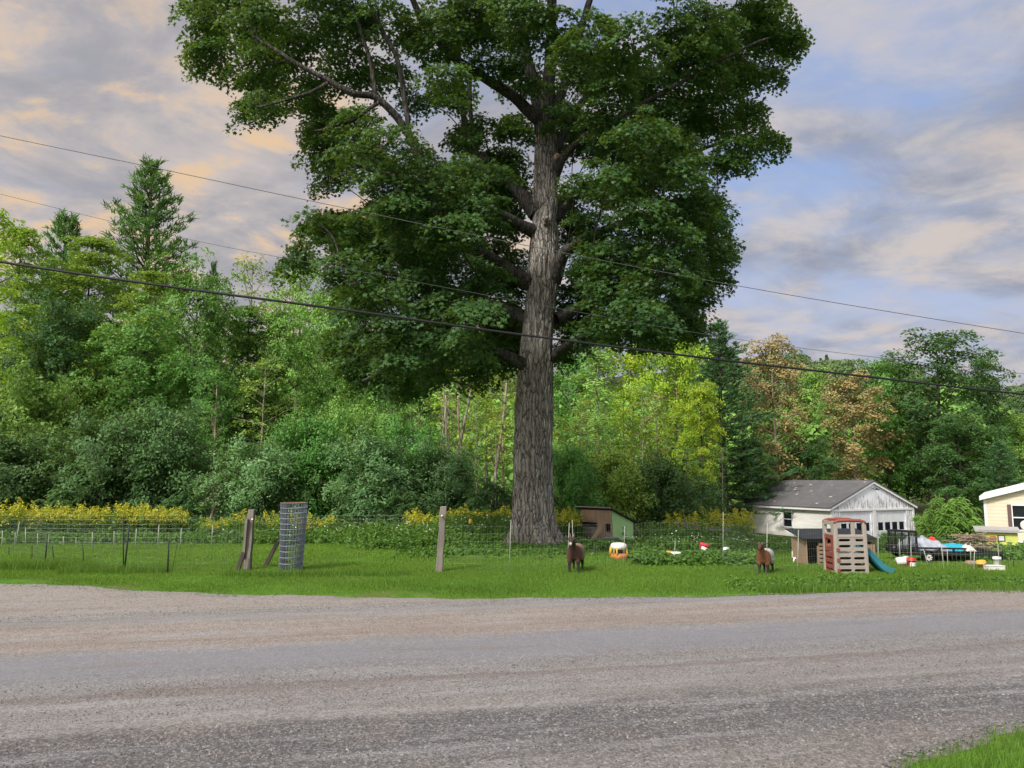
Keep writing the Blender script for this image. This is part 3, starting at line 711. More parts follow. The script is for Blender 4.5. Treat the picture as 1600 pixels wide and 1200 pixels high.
mb = MB(); p = np.array(mp(853.5, 344, -.46))-mo; mb.lathe([(.001, .05), (.055, .04), (.06, 0), (.12, -.02), (.13, -.12)], p, 12, Matrix.Rotation(R(88), 4, 'X') @ Matrix.Diagonal((1, 1.35, 1, 1))); mb.build('knot', B_MAPLE, maple)
mb = MB(); p = np.array(mp(853.5, 344, -.515))-mo; mb.lathe([(.001, .012), (.045, .008), (.05, -.03)], p, 12, Matrix.Rotation(R(88), 4, 'X') @ Matrix.Diagonal((1, 1.35, 1, 1))); mb.build('knot_hole_shade', B_LIMB_SHADED, maple)  # solid disc, the hole's inner shade put in as dark colour
# ------------------------------------------------------------------ kinds of trees (each built once, then copied)
def limb_path(p0, d, L, g, up=.25, n=5, wob=.12):
    P = [np.array(p0, float)]; d = np.array(d, float); d /= np.linalg.norm(d)
    for i in range(n):
        d = d+np.array([0, 0, up/n])+g.normal(0, wob/n*2, 3); d /= np.linalg.norm(d); P.append(P[-1]+d*L/n)
    return np.array(P)
def spray(L, c, tilt, sr, nl, size, tmpl, g, droop=.4, jit=.4, th=.06, var0=None):
    n_, u_, w_ = frames(np.asarray(tilt)[None], g); n_ = n_[0]
    a = g.random(nl)*6.283; rr = sr*np.sqrt(g.random(nl))
    pts = c+np.outer(np.cos(a)*rr, u_[0])+np.outer(np.sin(a)*rr, w_[0])-np.array([0, 0, 1])*((rr**2)/sr*droop)[:, None]+g.normal(0, th, (nl, 3))
    v = g.random() if var0 is None else var0
    L.add(pts, n_+g.normal(0, jit, (nl, 3)), size*(.65+.7*g.random(nl)), tmpl, g, var=np.clip(.55*v+.45*g.random(nl), 0, 1))
def trunk_path(H, g, wob=.02, lean=0):
    k_ = 9; z = np.linspace(0, H, k_); xy = np.cumsum(g.normal(0, wob*H/k_, (k_, 2)), 0); xy[0] = 0
    return np.stack([xy[:, 0]+lean*z, xy[:, 1], z], 1)
def interp(P, z): return np.array([np.interp(z, P[:, 2], P[:, 0]), np.interp(z, P[:, 2], P[:, 1]), z])
def broadleaf(seed, H=12., Rm=3., base=.25, nlimb=34, size=.20, dens=1., shape='oval', flat=.0, r0=.16, tmpl=RHOMB, droop=.4, srr=(.35, .65), up=.55, fine=1.0, sub=5, forks=1):
    g = np.random.default_rng(seed); tb = MB(); L = Leaves(); tips = []
    T_ = trunk_path(H*.93, g)
    if forks == 1: tb.tube(T_, list(np.linspace(r0, .02, len(T_))), 7)
    stems = [T_]
    for q in range(forks if forks > 1 else 0):
        a = 6.283*q/forks+g.random(); sp_ = Rm*.45*g.uniform(.3, 1)
        P = trunk_path(H*g.uniform(.75, .97), g, .03); f = (P[:, 2]/P[-1, 2])
        P[:, 0] += math.cos(a)*sp_*f**.8; P[:, 1] += math.sin(a)*sp_*f**.8
        tb.tube(P, list(np.linspace(r0*.7, .02, len(P))), 6); stems.append(P)
    if forks > 1: stems = stems[1:]
    for i in range(nlimb):
        t = base+(1-base)*((i+g.random())/nlimb); t = min(t, .99); u = (t-base)/(1-base)
        prof = {'oval': math.sin(math.pi*min(1, .12+u*.86))**.6, 'cone': (1-u)**.75*.95+.08, 'round': math.sqrt(max(0, 1-(u*1.5-.6)**2/1.0))*.9+.1, 'vase': (.45+.6*u)*math.sqrt(max(0.05, 1-max(0, u-.75)**2*14)), 'dome': math.sqrt(max(0.02, 1-u**2))}[shape]
        S_ = stems[i % len(stems)]; zt = min(t*H, S_[-1, 2]*.98)
        p0 = interp(S_, zt); az = i*2.39996+g.normal(0, .4); Ln = Rm*prof*g.uniform(.65, 1.12)
        if Ln < .25: Ln = .25
        P = limb_path(p0, (math.cos(az), math.sin(az), up*g.uniform(.4, 1.4)*(.4+u)), Ln*1.08, g, up=.15)
        rb = r0*.42*(1-u*.6)*min(1, Ln/Rm+.2)
        tb.tube(P, list(np.linspace(rb, .012, len(P))), 4, cap=False)
        ns = max(2, int(round(sub*Ln/1.6*dens)))
        for s_ in range(ns):
            f = .25+.8*((s_+g.random())/ns); f = min(f, 1)*5; j = min(int(f), 4); b = P[j]+(P[j+1]-P[j])*(f-j)
            off = unit(g, 1)[0]*np.array([1, 1, .75-flat*.5])*g.uniform(.15, .75)*(.5+.22*Ln)
            c = b+off
            if g.random() < .45: tb.tube([b, (b+c)/2+[0, 0, .05], c], [.018, .012, .006], 3, cap=False)
            out = np.array([math.cos(az), math.sin(az), 0])
            tilt = np.array([0, 0, 1.])+out*.45*(1-flat)+off*.5*(1-flat)
            sr = g.uniform(*srr); nl = int(46*fine*(sr/.5)**2*(.2/size)**1.4)
            spray(L, c, tilt, sr, max(6, nl), size, tmpl, g, droop, .45-.2*flat, .09*(1-.6*flat))
    return tb.mesh('trunk'), L.mesh('crown')
def pine(seed, H=20., Rm=4.5, base=.25, dense=1., needle=.30, flatw=1.0, droop=0., top=.9):
    g = np.random.default_rng(seed); tb = MB(); L = Leaves(); T_ = trunk_path(H, g, .006)
    tb.tube(T_, list(np.linspace(.26*H/20, .02, len(T_))), 8)
    z = base*H
    while z < H*.985:
        u = (z-base*H)/(H*(1-base)); nb = g.integers(4, 7); a0 = g.random()*6.283
        for b in range(nb):
            Ln = Rm*((1-u)**top*.96+.05)*g.uniform(.55, 1.12)
            if g.random() < .12: Ln *= .5
            az = a0+6.283*b/nb+g.normal(0, .25)
            P = limb_path(interp(T_, z), (math.cos(az), math.sin(az), (.05+.75*u)-droop), Ln, g, up=.55-.3*droop, n=6, wob=.15)
            tb.tube(P, list(np.linspace(.05*(1-u*.6)*H/20+.01, .008, len(P))), 4, cap=False)
            nt = max(3, int(Ln*4.2*dense))
            for s_ in range(nt):
                f = (.22+.78*((s_+g.random())/nt))*6; j = min(int(f), 5); p = P[j]+(P[j+1]-P[j])*(f-j)
                d = P[j+1]-P[j]; d /= np.linalg.norm(d); sdv = np.cross(d, [0, 0, 1]); sdv /= np.linalg.norm(sdv)+1e-6
                c = p+sdv*g.normal(0, .28*flatw)*min(1, Ln/2.)+np.array([0, 0, g.normal(.06, .08)])
                ax = d*.7+sdv*g.normal(0, .5)+np.array([0, 0, .45-droop*.6])
                k_ = 12
                A = ax/np.linalg.norm(ax)+g.normal(0, .42, (k_, 3)); A /= np.linalg.norm(A, axis=1, keepdims=True)
                w_ = np.cross(A, unit(g, k_)); w_ /= np.linalg.norm(w_, axis=1, keepdims=True); ln = needle*(.7+.6*g.random(k_))[:, None]
                q = c+g.normal(0, .06, (k_, 3))
                Vt = np.stack([q-w_*.028, q+w_*.028, q+A*ln+w_*.012, q+A*ln-w_*.012], 1)
                L.tris(Vt, np.clip(.6*g.random()+.4*g.random(k_), 0, 1))
        z += H*.031*g.uniform(.7, 1.3)*(1-.35*u)
    return tb.mesh('trunk'), L.mesh('crown')
def sumac(seed, H=4., Rm=2.4, n=190, leaf=.15, mats=None):
    """many stems ending in whorls of long drooping compound leaves"""
    g = np.random.default_rng(seed); tb = MB(); L = Leaves()
    for i in range(n//9):
        a = g.random()*6.283; r = Rm*math.sqrt(g.random()); hh = H*(1-.62*(r/Rm)**1.7)*g.uniform(.35, 1.0)
        p0 = np.array([math.cos(a)*r*.35, math.sin(a)*r*.35, 0]); p1 = np.array([math.cos(a)*r, math.sin(a)*r, hh])
        P = spline([p0, (p0+p1)/2+[0, 0, hh*.12]+g.normal(0, .1, 3), p1], 6); tb.tube(P, list(np.linspace(.045, .012, 6)), 4, cap=False)
        v0 = g.random()
        for f in range(11):
            az = 6.283*f/11+g.random(); el = g.uniform(.05, .9); Lr = g.uniform(.34, .62)
            b = p1-np.array([0, 0, g.random()*.5]); d = np.array([math.cos(az), math.sin(az), el])
            t = np.linspace(.15, 1, 8); C = b+np.outer(t*Lr, d)+np.outer(t**2*Lr*.75, [0, 0, -1.0])
            sd_ = np.array([-math.sin(az), math.cos(az), 0])
            tang = d+np.outer(t*1.5, [0, 0, -1.0])
            for s_ in (-1, 1):
                ax = sd_*s_+tang*.45+np.array([0, 0, -.25]); nrm = np.array([0, 0, 1.])+sd_*s_*.25+g.normal(0, .15, (8, 3))
                lv = leaf*(1.15-.6*np.abs(t-.5))*1.25
                L.add(C+ax*lv[:, None]*.45, nrm, lv, LANCE*np.array([1, 1.9, 1]), g, axis=ax, var=np.clip(.6*v0+.4*g.random(8), 0, 1))
    return tb.mesh('trunk'), L.mesh('crown')
def snag(seed, H=9., r=.17):
    g = np.random.default_rng(seed); tb = MB(); P = trunk_path(H, g, .03, g.normal(0, .05)); tb.tube(P, list(np.linspace(r, r*.45, len(P))), 7)
    tb.tube([P[-1], P[-1]+[.05, 0, .35]], [r*.45, .01], 5)
    for i in range(11):
        p = interp(P, H*g.uniform(.3, .97)); a = g.random()*6.283
        Q = limb_path(p, (math.cos(a), math.sin(a), g.uniform(.2, 1.6)), g.uniform(.5, 2.2), g, .3, 5, .5); tb.tube(Q, list(np.linspace(r*.3, .01, 6)), 4, cap=False)
    return tb.mesh('trunk'), None

PROTO = {
 'oval': [broadleaf(s, 12, 3.0, .22, 36, .21, 1.0, 'oval') for s in (101, 102)],
 'vase': [broadleaf(s, 13, 3.0, .30, 34, .21, 1.0, 'vase') for s in (111,)],
 'round': [broadleaf(s, 11, 3.6, .20, 40, .21, 1.0, 'round', sub=6) for s in (121, 122)],
 'airy': [broadleaf(s, 13, 2.0, .32, 30, .19, .62, 'oval', srr=(.25, .45), r0=.10, fine=.75) for s in (131, 132)],
 'slim': [broadleaf(s, 14, 1.7, .38, 30, .20, .85, 'oval', srr=(.28, .5), r0=.10) for s in (141, 142)],
 'pole': [broadleaf(s, 13, 1.3, .62, 16, .19, .8, 'oval', srr=(.25, .42), r0=.085, fine=.8) for s in (145, 146)],
 'layer': [broadleaf(s, 13, 4.0, .16, 46, .19, 1.15, 'cone', flat=.85, srr=(.45, .85), up=.12, droop=.25, sub=6) for s in (151, 152)],
 'bush': [broadleaf(s, 4.2, 2.3, .06, 46, .15, 1.5, 'dome', r0=.07, srr=(.28, .48), sub=7, forks=7, up=.5, fine=1.1) for s in (161, 162, 163)],
 'pine': [pine(171, 21, 5.6, .2, .95, top=.85), pine(172, 19, 5.0, .2, .95, top=.8)],
 'spruce': [pine(181, 18, 3.4, .10, 1.3, .24, 1.3, .30, .62)],
 'sumac': [sumac(191, 4.2, 2.6, 1250), sumac(192, 3.4, 2.4, 1000)],
 'snag': [snag(201, 9, .13), snag(202, 9, .09), snag(203, 9, .07)],
}
PH = {'oval': (12, 3), 'vase': (13, 3), 'round': (11, 3.6), 'airy': (13, 2), 'slim': (14, 1.7), 'pole': (13, 1.3), 'layer': (13, 4), 'bush': (4.3, 2.5), 'pine': (21, 5.6), 'spruce': (18, 3.4), 'sumac': (4.3, 2.9), 'snag': (9.3, 1.2)}
NAMES = {'oval': 'broadleaf_tree', 'vase': 'broadleaf_tree', 'round': 'broadleaf_tree', 'airy': 'young_tree', 'slim': 'slender_tree', 'pole': 'slender_tree', 'layer': 'hemlock_tree', 'bush': 'shrub', 'pine': 'pine_tree', 'spruce': 'spruce_tree', 'sumac': 'sumac_shrub', 'snag': 'dead_tree'}
CATS = {'bush': 'shrub', 'sumac': 'shrub'}
LF = {
 'mid': leafmat('leaves mid green', (0.07, 0.193, 0.039), (0.167, 0.36, 0.078), hue=.015, val=.12),
 'light': leafmat('leaves light green', (0.137, 0.291, 0.055), (0.291, 0.491, 0.109), hue=.015, val=.12),
 'yg': leafmat('leaves yellow green', (0.2, 0.367, 0.025), (0.467, 0.6, 0.049), hue=.01, val=.10),
 'olive': leafmat('leaves olive', (0.155, 0.265, 0.041), (0.347, 0.456, 0.082), hue=.012, val=.1),
 'dark': leafmat('leaves dark green', (0.028, 0.083, 0.023), (0.07, 0.159, 0.045), hue=.012, val=.12),
 'blue': leafmat('leaves bluish green', (.052, .13, .042), (.125, .24, .085), hue=.012, val=.12),
 'sage': leafmat('leaves grey green', (0.081, 0.192, 0.069), (0.2, 0.346, 0.137), hue=.012, val=.12),
 'pine': leafmat('pine needles', (0.051, 0.144, 0.034), (0.127, 0.28, 0.06), hue=.01, val=.12, trans=.15),
 'spruce': leafmat('spruce needles', (0.043, 0.115, 0.043), (0.101, 0.209, 0.079), hue=.01, val=.1, trans=.15),
 'brown': leafmat('tired brown leaves', (.22, .175, .07), (.42, .33, .14), hue=.004, val=.06, trans=.12, third=((.17, .22, .05), .86)),
}
BK = {'dark': B_DARK, 'pale': B_PALE, 'tan': B_TAN, 'limb': B_LIMB_SHADED}
cnt = {}
used = set()
def place(kind, px, top, width, Y, leaf, label, group='trees of the wood', bark='dark', lean=0., rz=None, base_py=None):
    k_ = cnt.get(kind, 0); cnt[kind] = k_+1
    tm, cm = PROTO[kind][k_ % len(PROTO[kind])]; H0, R0 = PH[kind]
    x = at(px, (top+800)/2, Y).x; b = Vector((x, Y, T(x, Y)-.05))
    H = at(px, top, Y).z-b.z; W = width/F*Y/2
    r = thing(NAMES[kind], label, CATS.get(kind, 'tree'), b, (k_*2.1) if rz is None else rz, group)
    r.scale = (W/R0, W/R0, H/H0); r.rotation_euler[1] = lean
    for nm, me, mt in (('trunk', tm, BK[bark]), ('crown', cm, LF[leaf] if leaf else None)):
        if me is None: continue
        if len(me.materials) == 0: me.materials.append(mt)
        o = bpy.data.objects.new(nm if not (kind in ('bush', 'sumac')) else {'trunk': 'stems', 'crown': 'foliage'}[nm], me); COL.objects.link(o); o.parent = r
        o.material_slots[0].link = 'OBJECT'; o.material_slots[0].material = mt
    assert label not in used, label
    used.add(label)
    return r
G_L, G_M, G_R = 'trees of the wood on the left', 'trees of the wood behind the maple', 'trees of the wood behind the garage'
# --- left, back to front
place('pine', 222, 254, 430, 56, 'pine', 'tallest white pine on the left, rising alone into the sky', G_L)
place('pine', 88, 284, 330, 57, 'pine', 'pine tip showing over the hemlocks at far left', G_L)
place('airy', 385, 385, 120, 52, 'olive', 'thin young tree with airy top against the sky right of the tall pine', G_L, 'pale')
place('pine', 325, 412, 110, 60, 'pine', 'small bluish pine tip between the tall pine and the airy young tree', G_L)
place('oval', 465, 402, 120, 55, 'light', 'light green tree whose top meets the left tip of the maple crown', G_L)
place('layer', 20, 322, 210, 46, 'olive', 'spreading yellow-green hemlock at the left edge of the wood', G_L)
place('layer', 130, 338, 220, 48, 'olive', 'broad yellow-green hemlock directly left of and below the tall pine', G_L)
place('layer', 225, 395, 190, 46, 'olive', 'layered hemlock standing in front of the tall pine', G_L)
place('round', 300, 430, 170, 44, 'mid', 'mid green tree below the right side of the tall pine', G_L)
place('layer', 385, 455, 170, 47, 'mid', 'layered green tree under the airy young tree', G_L)
place('oval', 432, 462, 130, 48, 'light', 'light green tree with feathery crown left of the hanging maple boughs', G_L)
place('round', 520, 470, 150, 52, 'light', 'bright green tree half behind the lower left maple boughs', G_L)
place('round', 95, 480, 190, 41, 'dark', 'dark green tree under the left hemlocks', G_L)
place('round', 205, 505, 190, 40, 'mid', 'bushy green tree behind the big bluish shrub', G_L)
place('snag', 62, 480, 60, 42.5, None, 'leaning bare tan trunk in the dark gap at the left', G_L, 'limb', .08)
place('snag', 335, 600, 50, 37.5, None, 'bare forked trunk beside the thin crooked birch', G_L, 'tan', -.05)
place('airy', 408, 545, 105, 38, 'olive', 'slim birch-like tree with yellowish leaves above the wooden post', G_L, 'pale')
place('airy', 350, 625, 60, 36, 'mid', 'thin crooked birch with a white stem left of the yellowish birch', G_L, 'pale', .14)
place('slim', -22, 300, 110, 33, 'yg', 'bright green tree cut off by the left edge of the photo', G_L)
place('round', 2, 560, 110, 37, 'blue', 'bluish dark tree low at the left edge', G_L)
place('round', 300, 570, 150, 39, 'mid', 'rounded green tree right of and behind the big bluish shrub', G_L)
# --- behind the maple
place('oval', 560, 520, 130, 47, 'mid', 'green tree under the low left boughs of the maple', G_M)
place('round', 600, 560, 130, 42, 'light', 'leafy light green tree below the lowest left maple bough', G_M)
place('oval', 655, 500, 140, 56, 'mid', 'tall green tree far behind the bare grey snags', G_M)
place('slim', 700, 530, 90, 48, 'yg', 'slender yellow-green tree behind the bare snags', G_M, 'pale')
place('vase', 760, 520, 120, 52, 'yg', 'yellow-green tree close left of the maple trunk', G_M, 'pale')
place('slim', 785, 560, 80, 43, 'olive', 'slender tree with tired yellowish leaves touching the maple trunk on its left', G_M, 'tan')
place('snag', 657, 640, 70, 41, None, 'short broken snag, leftmost of the bare trunks behind the shrubs', G_M, 'tan', .05)
place('snag', 690, 590, 70, 42, None, 'grey leaning snag second from the left of the bare trunks', G_M, 'pale', .09)
place('snag', 708, 575, 70, 43, None, 'tallest tan snag in the middle of the bare trunks', G_M, 'tan', .06)
place('snag', 731, 605, 70, 42, None, 'thick peeling snag, rightmost of the bare trunks', G_M, 'tan', .16)
place('snag', 672, 625, 55, 41.5, None, 'very thin pale snag between the short broken one and the grey leaning one', G_M, 'pale', .02)
place('snag', 700, 610, 55, 40.5, None, 'thin pale snag crossing before the tallest tan snag', G_M, 'pale', -.04)
place('snag', 720, 590, 55, 43.5, None, 'pale snag right behind the tallest tan snag', G_M, 'pale', .03)
place('snag', 765, 590, 60, 42, None, 'bare pale stem nearest to the left side of the maple trunk', G_M, 'pale', .02)
place('snag', 878, 640, 60, 40, None, 'bare twiggy stem just right of the maple trunk', G_M, 'tan', .08)
place('airy', 745, 610, 60, 40, 'light', 'thin pale-stemmed young tree just right of the bare snags', G_M, 'pale')
# --- right of the trunk
place('oval', 895, 545, 110, 52, 'mid', 'green tree directly right of the maple trunk', G_M)
place('slim', 935, 530, 110, 47, 'light', 'tall slim light green tree with a pale forked stem right of the maple', G_M, 'pale')
place('vase', 985, 545, 110, 52, 'yg', 'yellow-green tree third right of the maple trunk', G_M, 'pale')
place('slim', 975, 600, 70, 42, 'yg', 'slender pole of a tree with a bright lime tuft on top', G_M, 'tan')
place('round', 1058, 522, 130, 50, 'yg', 'brightest lime green tree, left neighbour of the spruce', G_M, 'tan')
place('oval', 1095, 590, 90, 45, 'yg', 'lime green tree hanging low in front of the spruce', G_M)
place('airy', 1028, 605, 75, 41, 'brown', 'thin tree with browning leaves in front of the lime green trees', G_M, 'pale')
place('airy', 1075, 690, 90, 38, 'mid', 'young green tree on a thin pale stem above the goldenrod', G_M, 'pale')
place('airy', 955, 660, 70, 39, 'mid', 'thin young tree with two pale stems behind the plank coop', G_M, 'pale')
place('airy', 905, 625, 70, 40, 'olive', 'thin yellowish young tree between the maple trunk and the plank coop', G_M, 'tan')
for a_ in ((878, 640, 40, 38.5, 'yg', 'bare pole of a tree closest to the right side of the maple trunk', 'tan'), (918, 610, 46, 41, 'yg', 'thin pole with a lime top left of the tall slim light green tree', 'pale'),
           (946, 625, 40, 40, 'light', 'thin pole right in front of the tall slim light green tree', 'tan'), (990, 655, 44, 39, 'mid', 'pale pole left of the thin browning tree', 'pale'),
           (1003, 590, 50, 45, 'light', 'pole with a small light crown behind the thin browning tree', 'pale'), (1048, 640, 44, 40, 'yg', 'pole with a lime top right of the thin browning tree', 'pale'),
           (1128, 690, 44, 44, 'mid', 'short pale pole under the spruce', 'pale'), (775, 625, 40, 39, 'yg', 'thin pole left of the maple trunk with a yellowish tuft', 'pale'),
           (640, 620, 44, 40, 'light', 'pale pole left of the short broken snag', 'pale'), (612, 610, 44, 40.5, 'mid', 'thin pale pole under the lowest left maple bough', 'pale'),
           (455, 600, 50, 41, 'mid', 'bare stemmed young tree above the roll of fencing', 'tan'), (1165, 600, 50, 60, 'mid', 'pale stem left of the taller brown-leaved tree', 'pale'), (1305, 620, 50, 62, 'light', 'pale stem between the two brown-leaved trees', 'pale')):
    place('pole', a_[0], a_[1], a_[2], a_[3], a_[4], a_[5], G_M, a_[6], lean=g.normal(0, .03))
place('spruce', 1128, 503, 215, 57, 'spruce', 'dark spruce right of the lime green trees', G_R)
place('oval', 1210, 522, 130, 60, 'brown', 'taller brown-leaved tree standing behind the left end of the garage', G_R, 'pale')
place('oval', 1335, 578, 135, 62, 'brown', 'lower rounder brown-leaved tree behind the garage roof', G_R, 'pale')
place('oval', 1275, 572, 100, 69, 'light', 'green tree between the two brown-leaved trees', G_R)
place('round', 1168, 690, 110, 58, 'dark', 'dark bushy tree under the taller brown-leaved tree', G_R, 'pale')
place('round', 1262, 690, 120, 60, 'dark', 'dark tree rising directly above the left half of the garage roof', G_R, 'pale')
place('airy', 1112, 640, 50, 52, 'mid', 'leaning bare-stemmed young tree below the spruce', G_R, 'pale', .10)
place('oval', 1385, 556, 110, 64, 'mid', 'green tree between the rounder brown-leaved tree and the tall dark tree', G_R)
place('oval', 1470, 512, 185, 62, 'dark', 'tall dark broad tree behind the gap between garage and house', G_R)
place('oval', 1540, 543, 110, 64, 'dark', 'dark tree with a rounded top, right neighbour of the tall dark tree', G_R)
place('round', 1415, 650, 110, 68, 'dark', 'low dark tree right of the garage gable', G_R)
place('round', 1500, 660, 130, 57, 'dark', 'dark tree foot thicket behind the sumac by the house', G_R)
place('round', 1592, 650, 110, 66, 'light', 'light green tree behind the roof of the cream house', G_R)
place('spruce', 1565, 690, 110, 54, 'spruce', 'low bluish conifer against the cream house roof', G_R)
# --- shrubs
SG = 'shrubs along the edge of the wood'
place('bush', 60, 590, 190, 36, 'light', 'tall green shrub at the left with a bright top', SG)
place('bush', 165, 652, 170, 33.5, 'blue', 'broad bluish shrub with a domed top behind the goldenrod at left', SG)
place('bush', 252, 640, 170, 34, 'blue', 'bluish green shrub leaning right, right neighbour of the broad domed shrub', SG)
place('bush', 20, 680, 180, 33, 'blue', 'bluish shrub at the left edge behind the goldenrod', SG)
place('sumac', 110, 742, 120, 31.8, 'blue', 'low sumac with drooping leaves just behind the goldenrod at left', SG)
place('sumac', 285, 742, 100, 32.5, 'blue', 'sumac clump at the foot of the bluish shrub that leans right', SG)
place('bush', 405, 690, 150, 33, 'sage', 'grey-green shrub behind the leaning wooden post', SG)
place('bush', 490, 655, 150, 35, 'mid', 'large grey-green shrub above the roll of fencing', SG)
place('bush', 590, 682, 170, 33, 'sage', 'large rounded shrub right of the roll of fencing', SG)
place('sumac', 640, 745, 120, 31.5, 'blue', 'low sumac with palm-like leaves left of the right wooden post', SG)
place('bush', 690, 695, 140, 34.5, 'blue', 'shrub directly behind the right wooden post', SG)
place('sumac', 765, 715, 140, 33, 'blue', 'green sumac touching the left side of the maple trunk', SG)
place('bush', 890, 700, 110, 35, 'mid', 'light shrub touching the right side of the maple trunk', SG)
place('bush', 540, 640, 120, 37, 'light', 'taller pale green shrub behind the large rounded shrub', SG)
place('bush', 640, 660, 130, 36.5, 'mid', 'shrub at the foot of the short broken snag', SG)
place('bush', 955, 705, 130, 37, 'olive', 'olive shrub rising behind the plank coop', SG)
place('bush', 1040, 715, 130, 38, 'dark', 'dark shrub behind the goldenrod left of the garage', SG)
place('bush', 1098, 745, 80, 42, 'dark', 'dark shrub close to the left end of the garage', SG)
place('sumac', 1485, 756, 100, 43, 'light', 'bright green sumac thicket between garage and cream house', SG)
place('sumac', 1522, 790, 55, 43.5, 'mid', 'small sumac against the corner of the cream house', SG)
place('bush', 1446, 806, 50, 45, 'light', 'pale green bush right of the garage doors', SG)
place('bush', 1392, 832, 45, 34, 'mid', 'weedy bush in front of the right garage door', SG)
# leaning sapling inside the fence
g = np.random.default_rng(77)
p = gpx(318, 843); tree = thing('sapling', 'small young tree on a bare leaning trunk behind the wire fence', 'tree', p)
tb = MB(); a = np.array(at(335, 792, p.y))-np.array(p); P = spline([(0, 0, -.05), a*.5+[.03, 0, 0], a, a*1.6+[.1, 0, .1]], 8); tb.tube(P, list(np.linspace(.10, .03, 8)), 7)
L = Leaves(); c = np.array(at(332, 762, p.y))-np.array(p)
for i in range(95):
    v = unit(g, 1)[0]*np.array([.75, .7, .85])*(.3+.7*g.random()**.5); 
    if g.random() < .4: tb.tube([P[-1], (P[-1]+c+v)/2, c+v], [.02, .012, .006], 3, cap=False)
    spray(L, c+v, np.array([0, 0, 1.])+v*.6, .3, 20, .11, RHOMB, g)
tb.build('trunk', B_PALE, tree); link('crown', L.mesh('crown'), LF['sage'], tree)

# ------------------------------------------------------------------ wood too far back to tell trees apart
def mass(name, label, pts, H, Rm, ncl, size, mat, g):
    L = Leaves(); N = len(pts)
    for i in range(N):
        x, y = pts[i]; z = T(x, y); h = H*g.uniform(.75, 1.2); r = Rm*g.uniform(.8, 1.25); con = g.random() < .3
        t = g.random(ncl)**.8; a = g.random(ncl)*6.283
        pr = (1-t)*.9+.06 if con else np.sqrt(np.clip(1-(t*1.35-.45)**2, .02, 1))
        rr = r*pr*(.6+.4*g.random(ncl))*(.7 if con else 1)
        C = np.stack([x+np.cos(a)*rr, y+np.sin(a)*rr, z+h*(.08+.92*t)], 1)
        nr = np.stack([np.cos(a), np.sin(a), np.full(ncl, .8)], 1)+g.normal(0, .4, (ncl, 3))
        L.add(C, nr, size*(.6+.8*g.random(ncl)), RHOMB*np.array([1, 1.5, 1]), g, var=np.clip((.1 if con else .35+.4*g.random())+.35*g.random(ncl), 0, 1))
    tag(link(name, L.mesh(name), mat), label, 'woods', kind='stuff')
g = np.random.default_rng(5)
pts = [(x+g.normal(0, 1.2), y+g.normal(0, 2)) for y in (68, 76, 86) for x in np.arange(-75, 82, 4.2) if abs(x) < y*.8+4]
mass('woods', 'dense wood filling the gaps behind the first rows of trees', pts, 11, 3.0, 900, .5, LF['light'], g)
pts = []
for y in np.arange(112, 268, 9.):
    for x in np.arange(20, 210, 7.5):
        if .24 < x/y < .78: pts.append((x+g.normal(0, 2), y+g.normal(0, 2.5)))
hm = leafmat('hill leaves', (.040, .085, .030), (.11, .175, .06), hue=0, val=0, trans=.2)
mass('hill_woods', 'distant wooded hill behind the garage', pts, 11, 4.2, 620, .75, hm, g)
pts = [(x+g.normal(0, 2), y+g.normal(0, 3)) for y in np.arange(105, 250, 24.) for x in np.arange(-200, 70, 9) if x/y < .25 and x/y > -.85]
mass('hill_woods', 'distant wooded hillside seen through the trees on the left', pts, 12, 5, 300, 1.2, hm, g)
# ------------------------------------------------------------------ materials for the small things
g = np.random.default_rng(99)
M_WOOD = simple('weathered wood', (.165, .145, .13), .9, .35, 14, bump=.6, stretch=(1, 1, .12))
M_PLY = simple('brown plywood', (.27, .185, .125), .85, .25, 7, dirt=((.20, .17, .15), .55), stretch=(1, 1, .4))
M_PLYG = simple('grey plywood', (.21, .185, .17), .9, .25, 7, stretch=(1, 1, .4))
M_DKWOOD = simple('dark wet wood', (.055, .045, .038), .9, .35, 12, stretch=(1, 1, .2))
M_BOARD = simple('new board', (.46, .36, .25), .8, .2, 10, stretch=(1, 1, .2))
M_BLACK = simple('black steel', (.018, .018, .02), .55, .3, 8, metal=.2)
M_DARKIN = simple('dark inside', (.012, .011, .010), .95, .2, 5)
M_GALV = simple('galvanised wire', (.21, .235, .275), .5, .2, 9, metal=.3, dirt=((.28, .20, .15), .66))
M_FENCEW = simple('fence wire', (.22, .27, .24), .6, .15, 9)
M_RUST = simple('rusty wire', (.22, .13, .09), .8, .3, 20)
M_TPOST = simple('dark green post', (.018, .028, .022), .7, .3, 10)
M_WPOST = simple('white fence rod', (.30, .33, .28), .6, .1, 10)
M_YEL = simple('yellow plastic', (.55, .34, .05), .5, .12, 8)
M_ORANGE = simple('orange plastic', (.44, .18, .06), .5, .2, 8, dirt=((.35, .16, .06), .6))
M_WHITE = simple('white plastic', (.74, .74, .70), .45, .08, 6, dirt=((.55, .53, .47), .62))
M_RED = simple('red plastic', (.52, .035, .022), .4, .15, 6, dirt=((.42, .06, .04), .6))
M_PINKRED = simple('sun bleached red plastic', (.56, .045, .08), .4, .15, 6)
M_GREYTUB = simple('grey blue tub', (.16, .19, .22), .6, .15, 6)
M_TAUPE = simple('taupe plastic', (.30, .27, .245), .6, .08, 5, dirt=((.25, .22, .19), .62))
M_BRICK = simple('faded red plastic', (.22, .06, .045), .6, .12, 5, dirt=((.30, .09, .06), .6))
M_TEAL = simple('dark teal plastic', (.015, .125, .155), .4, .12, 5)
M_GREENP = simple('pale green paint', (.36, .58, .24), .8, .08, 4)
M_LIME = simple('yellow green paint', (.52, .58, .14), .75, .1, 5)
M_GLASS = simple('dark window glass', (.012, .016, .022), .12, .2, 3, spec=.5)
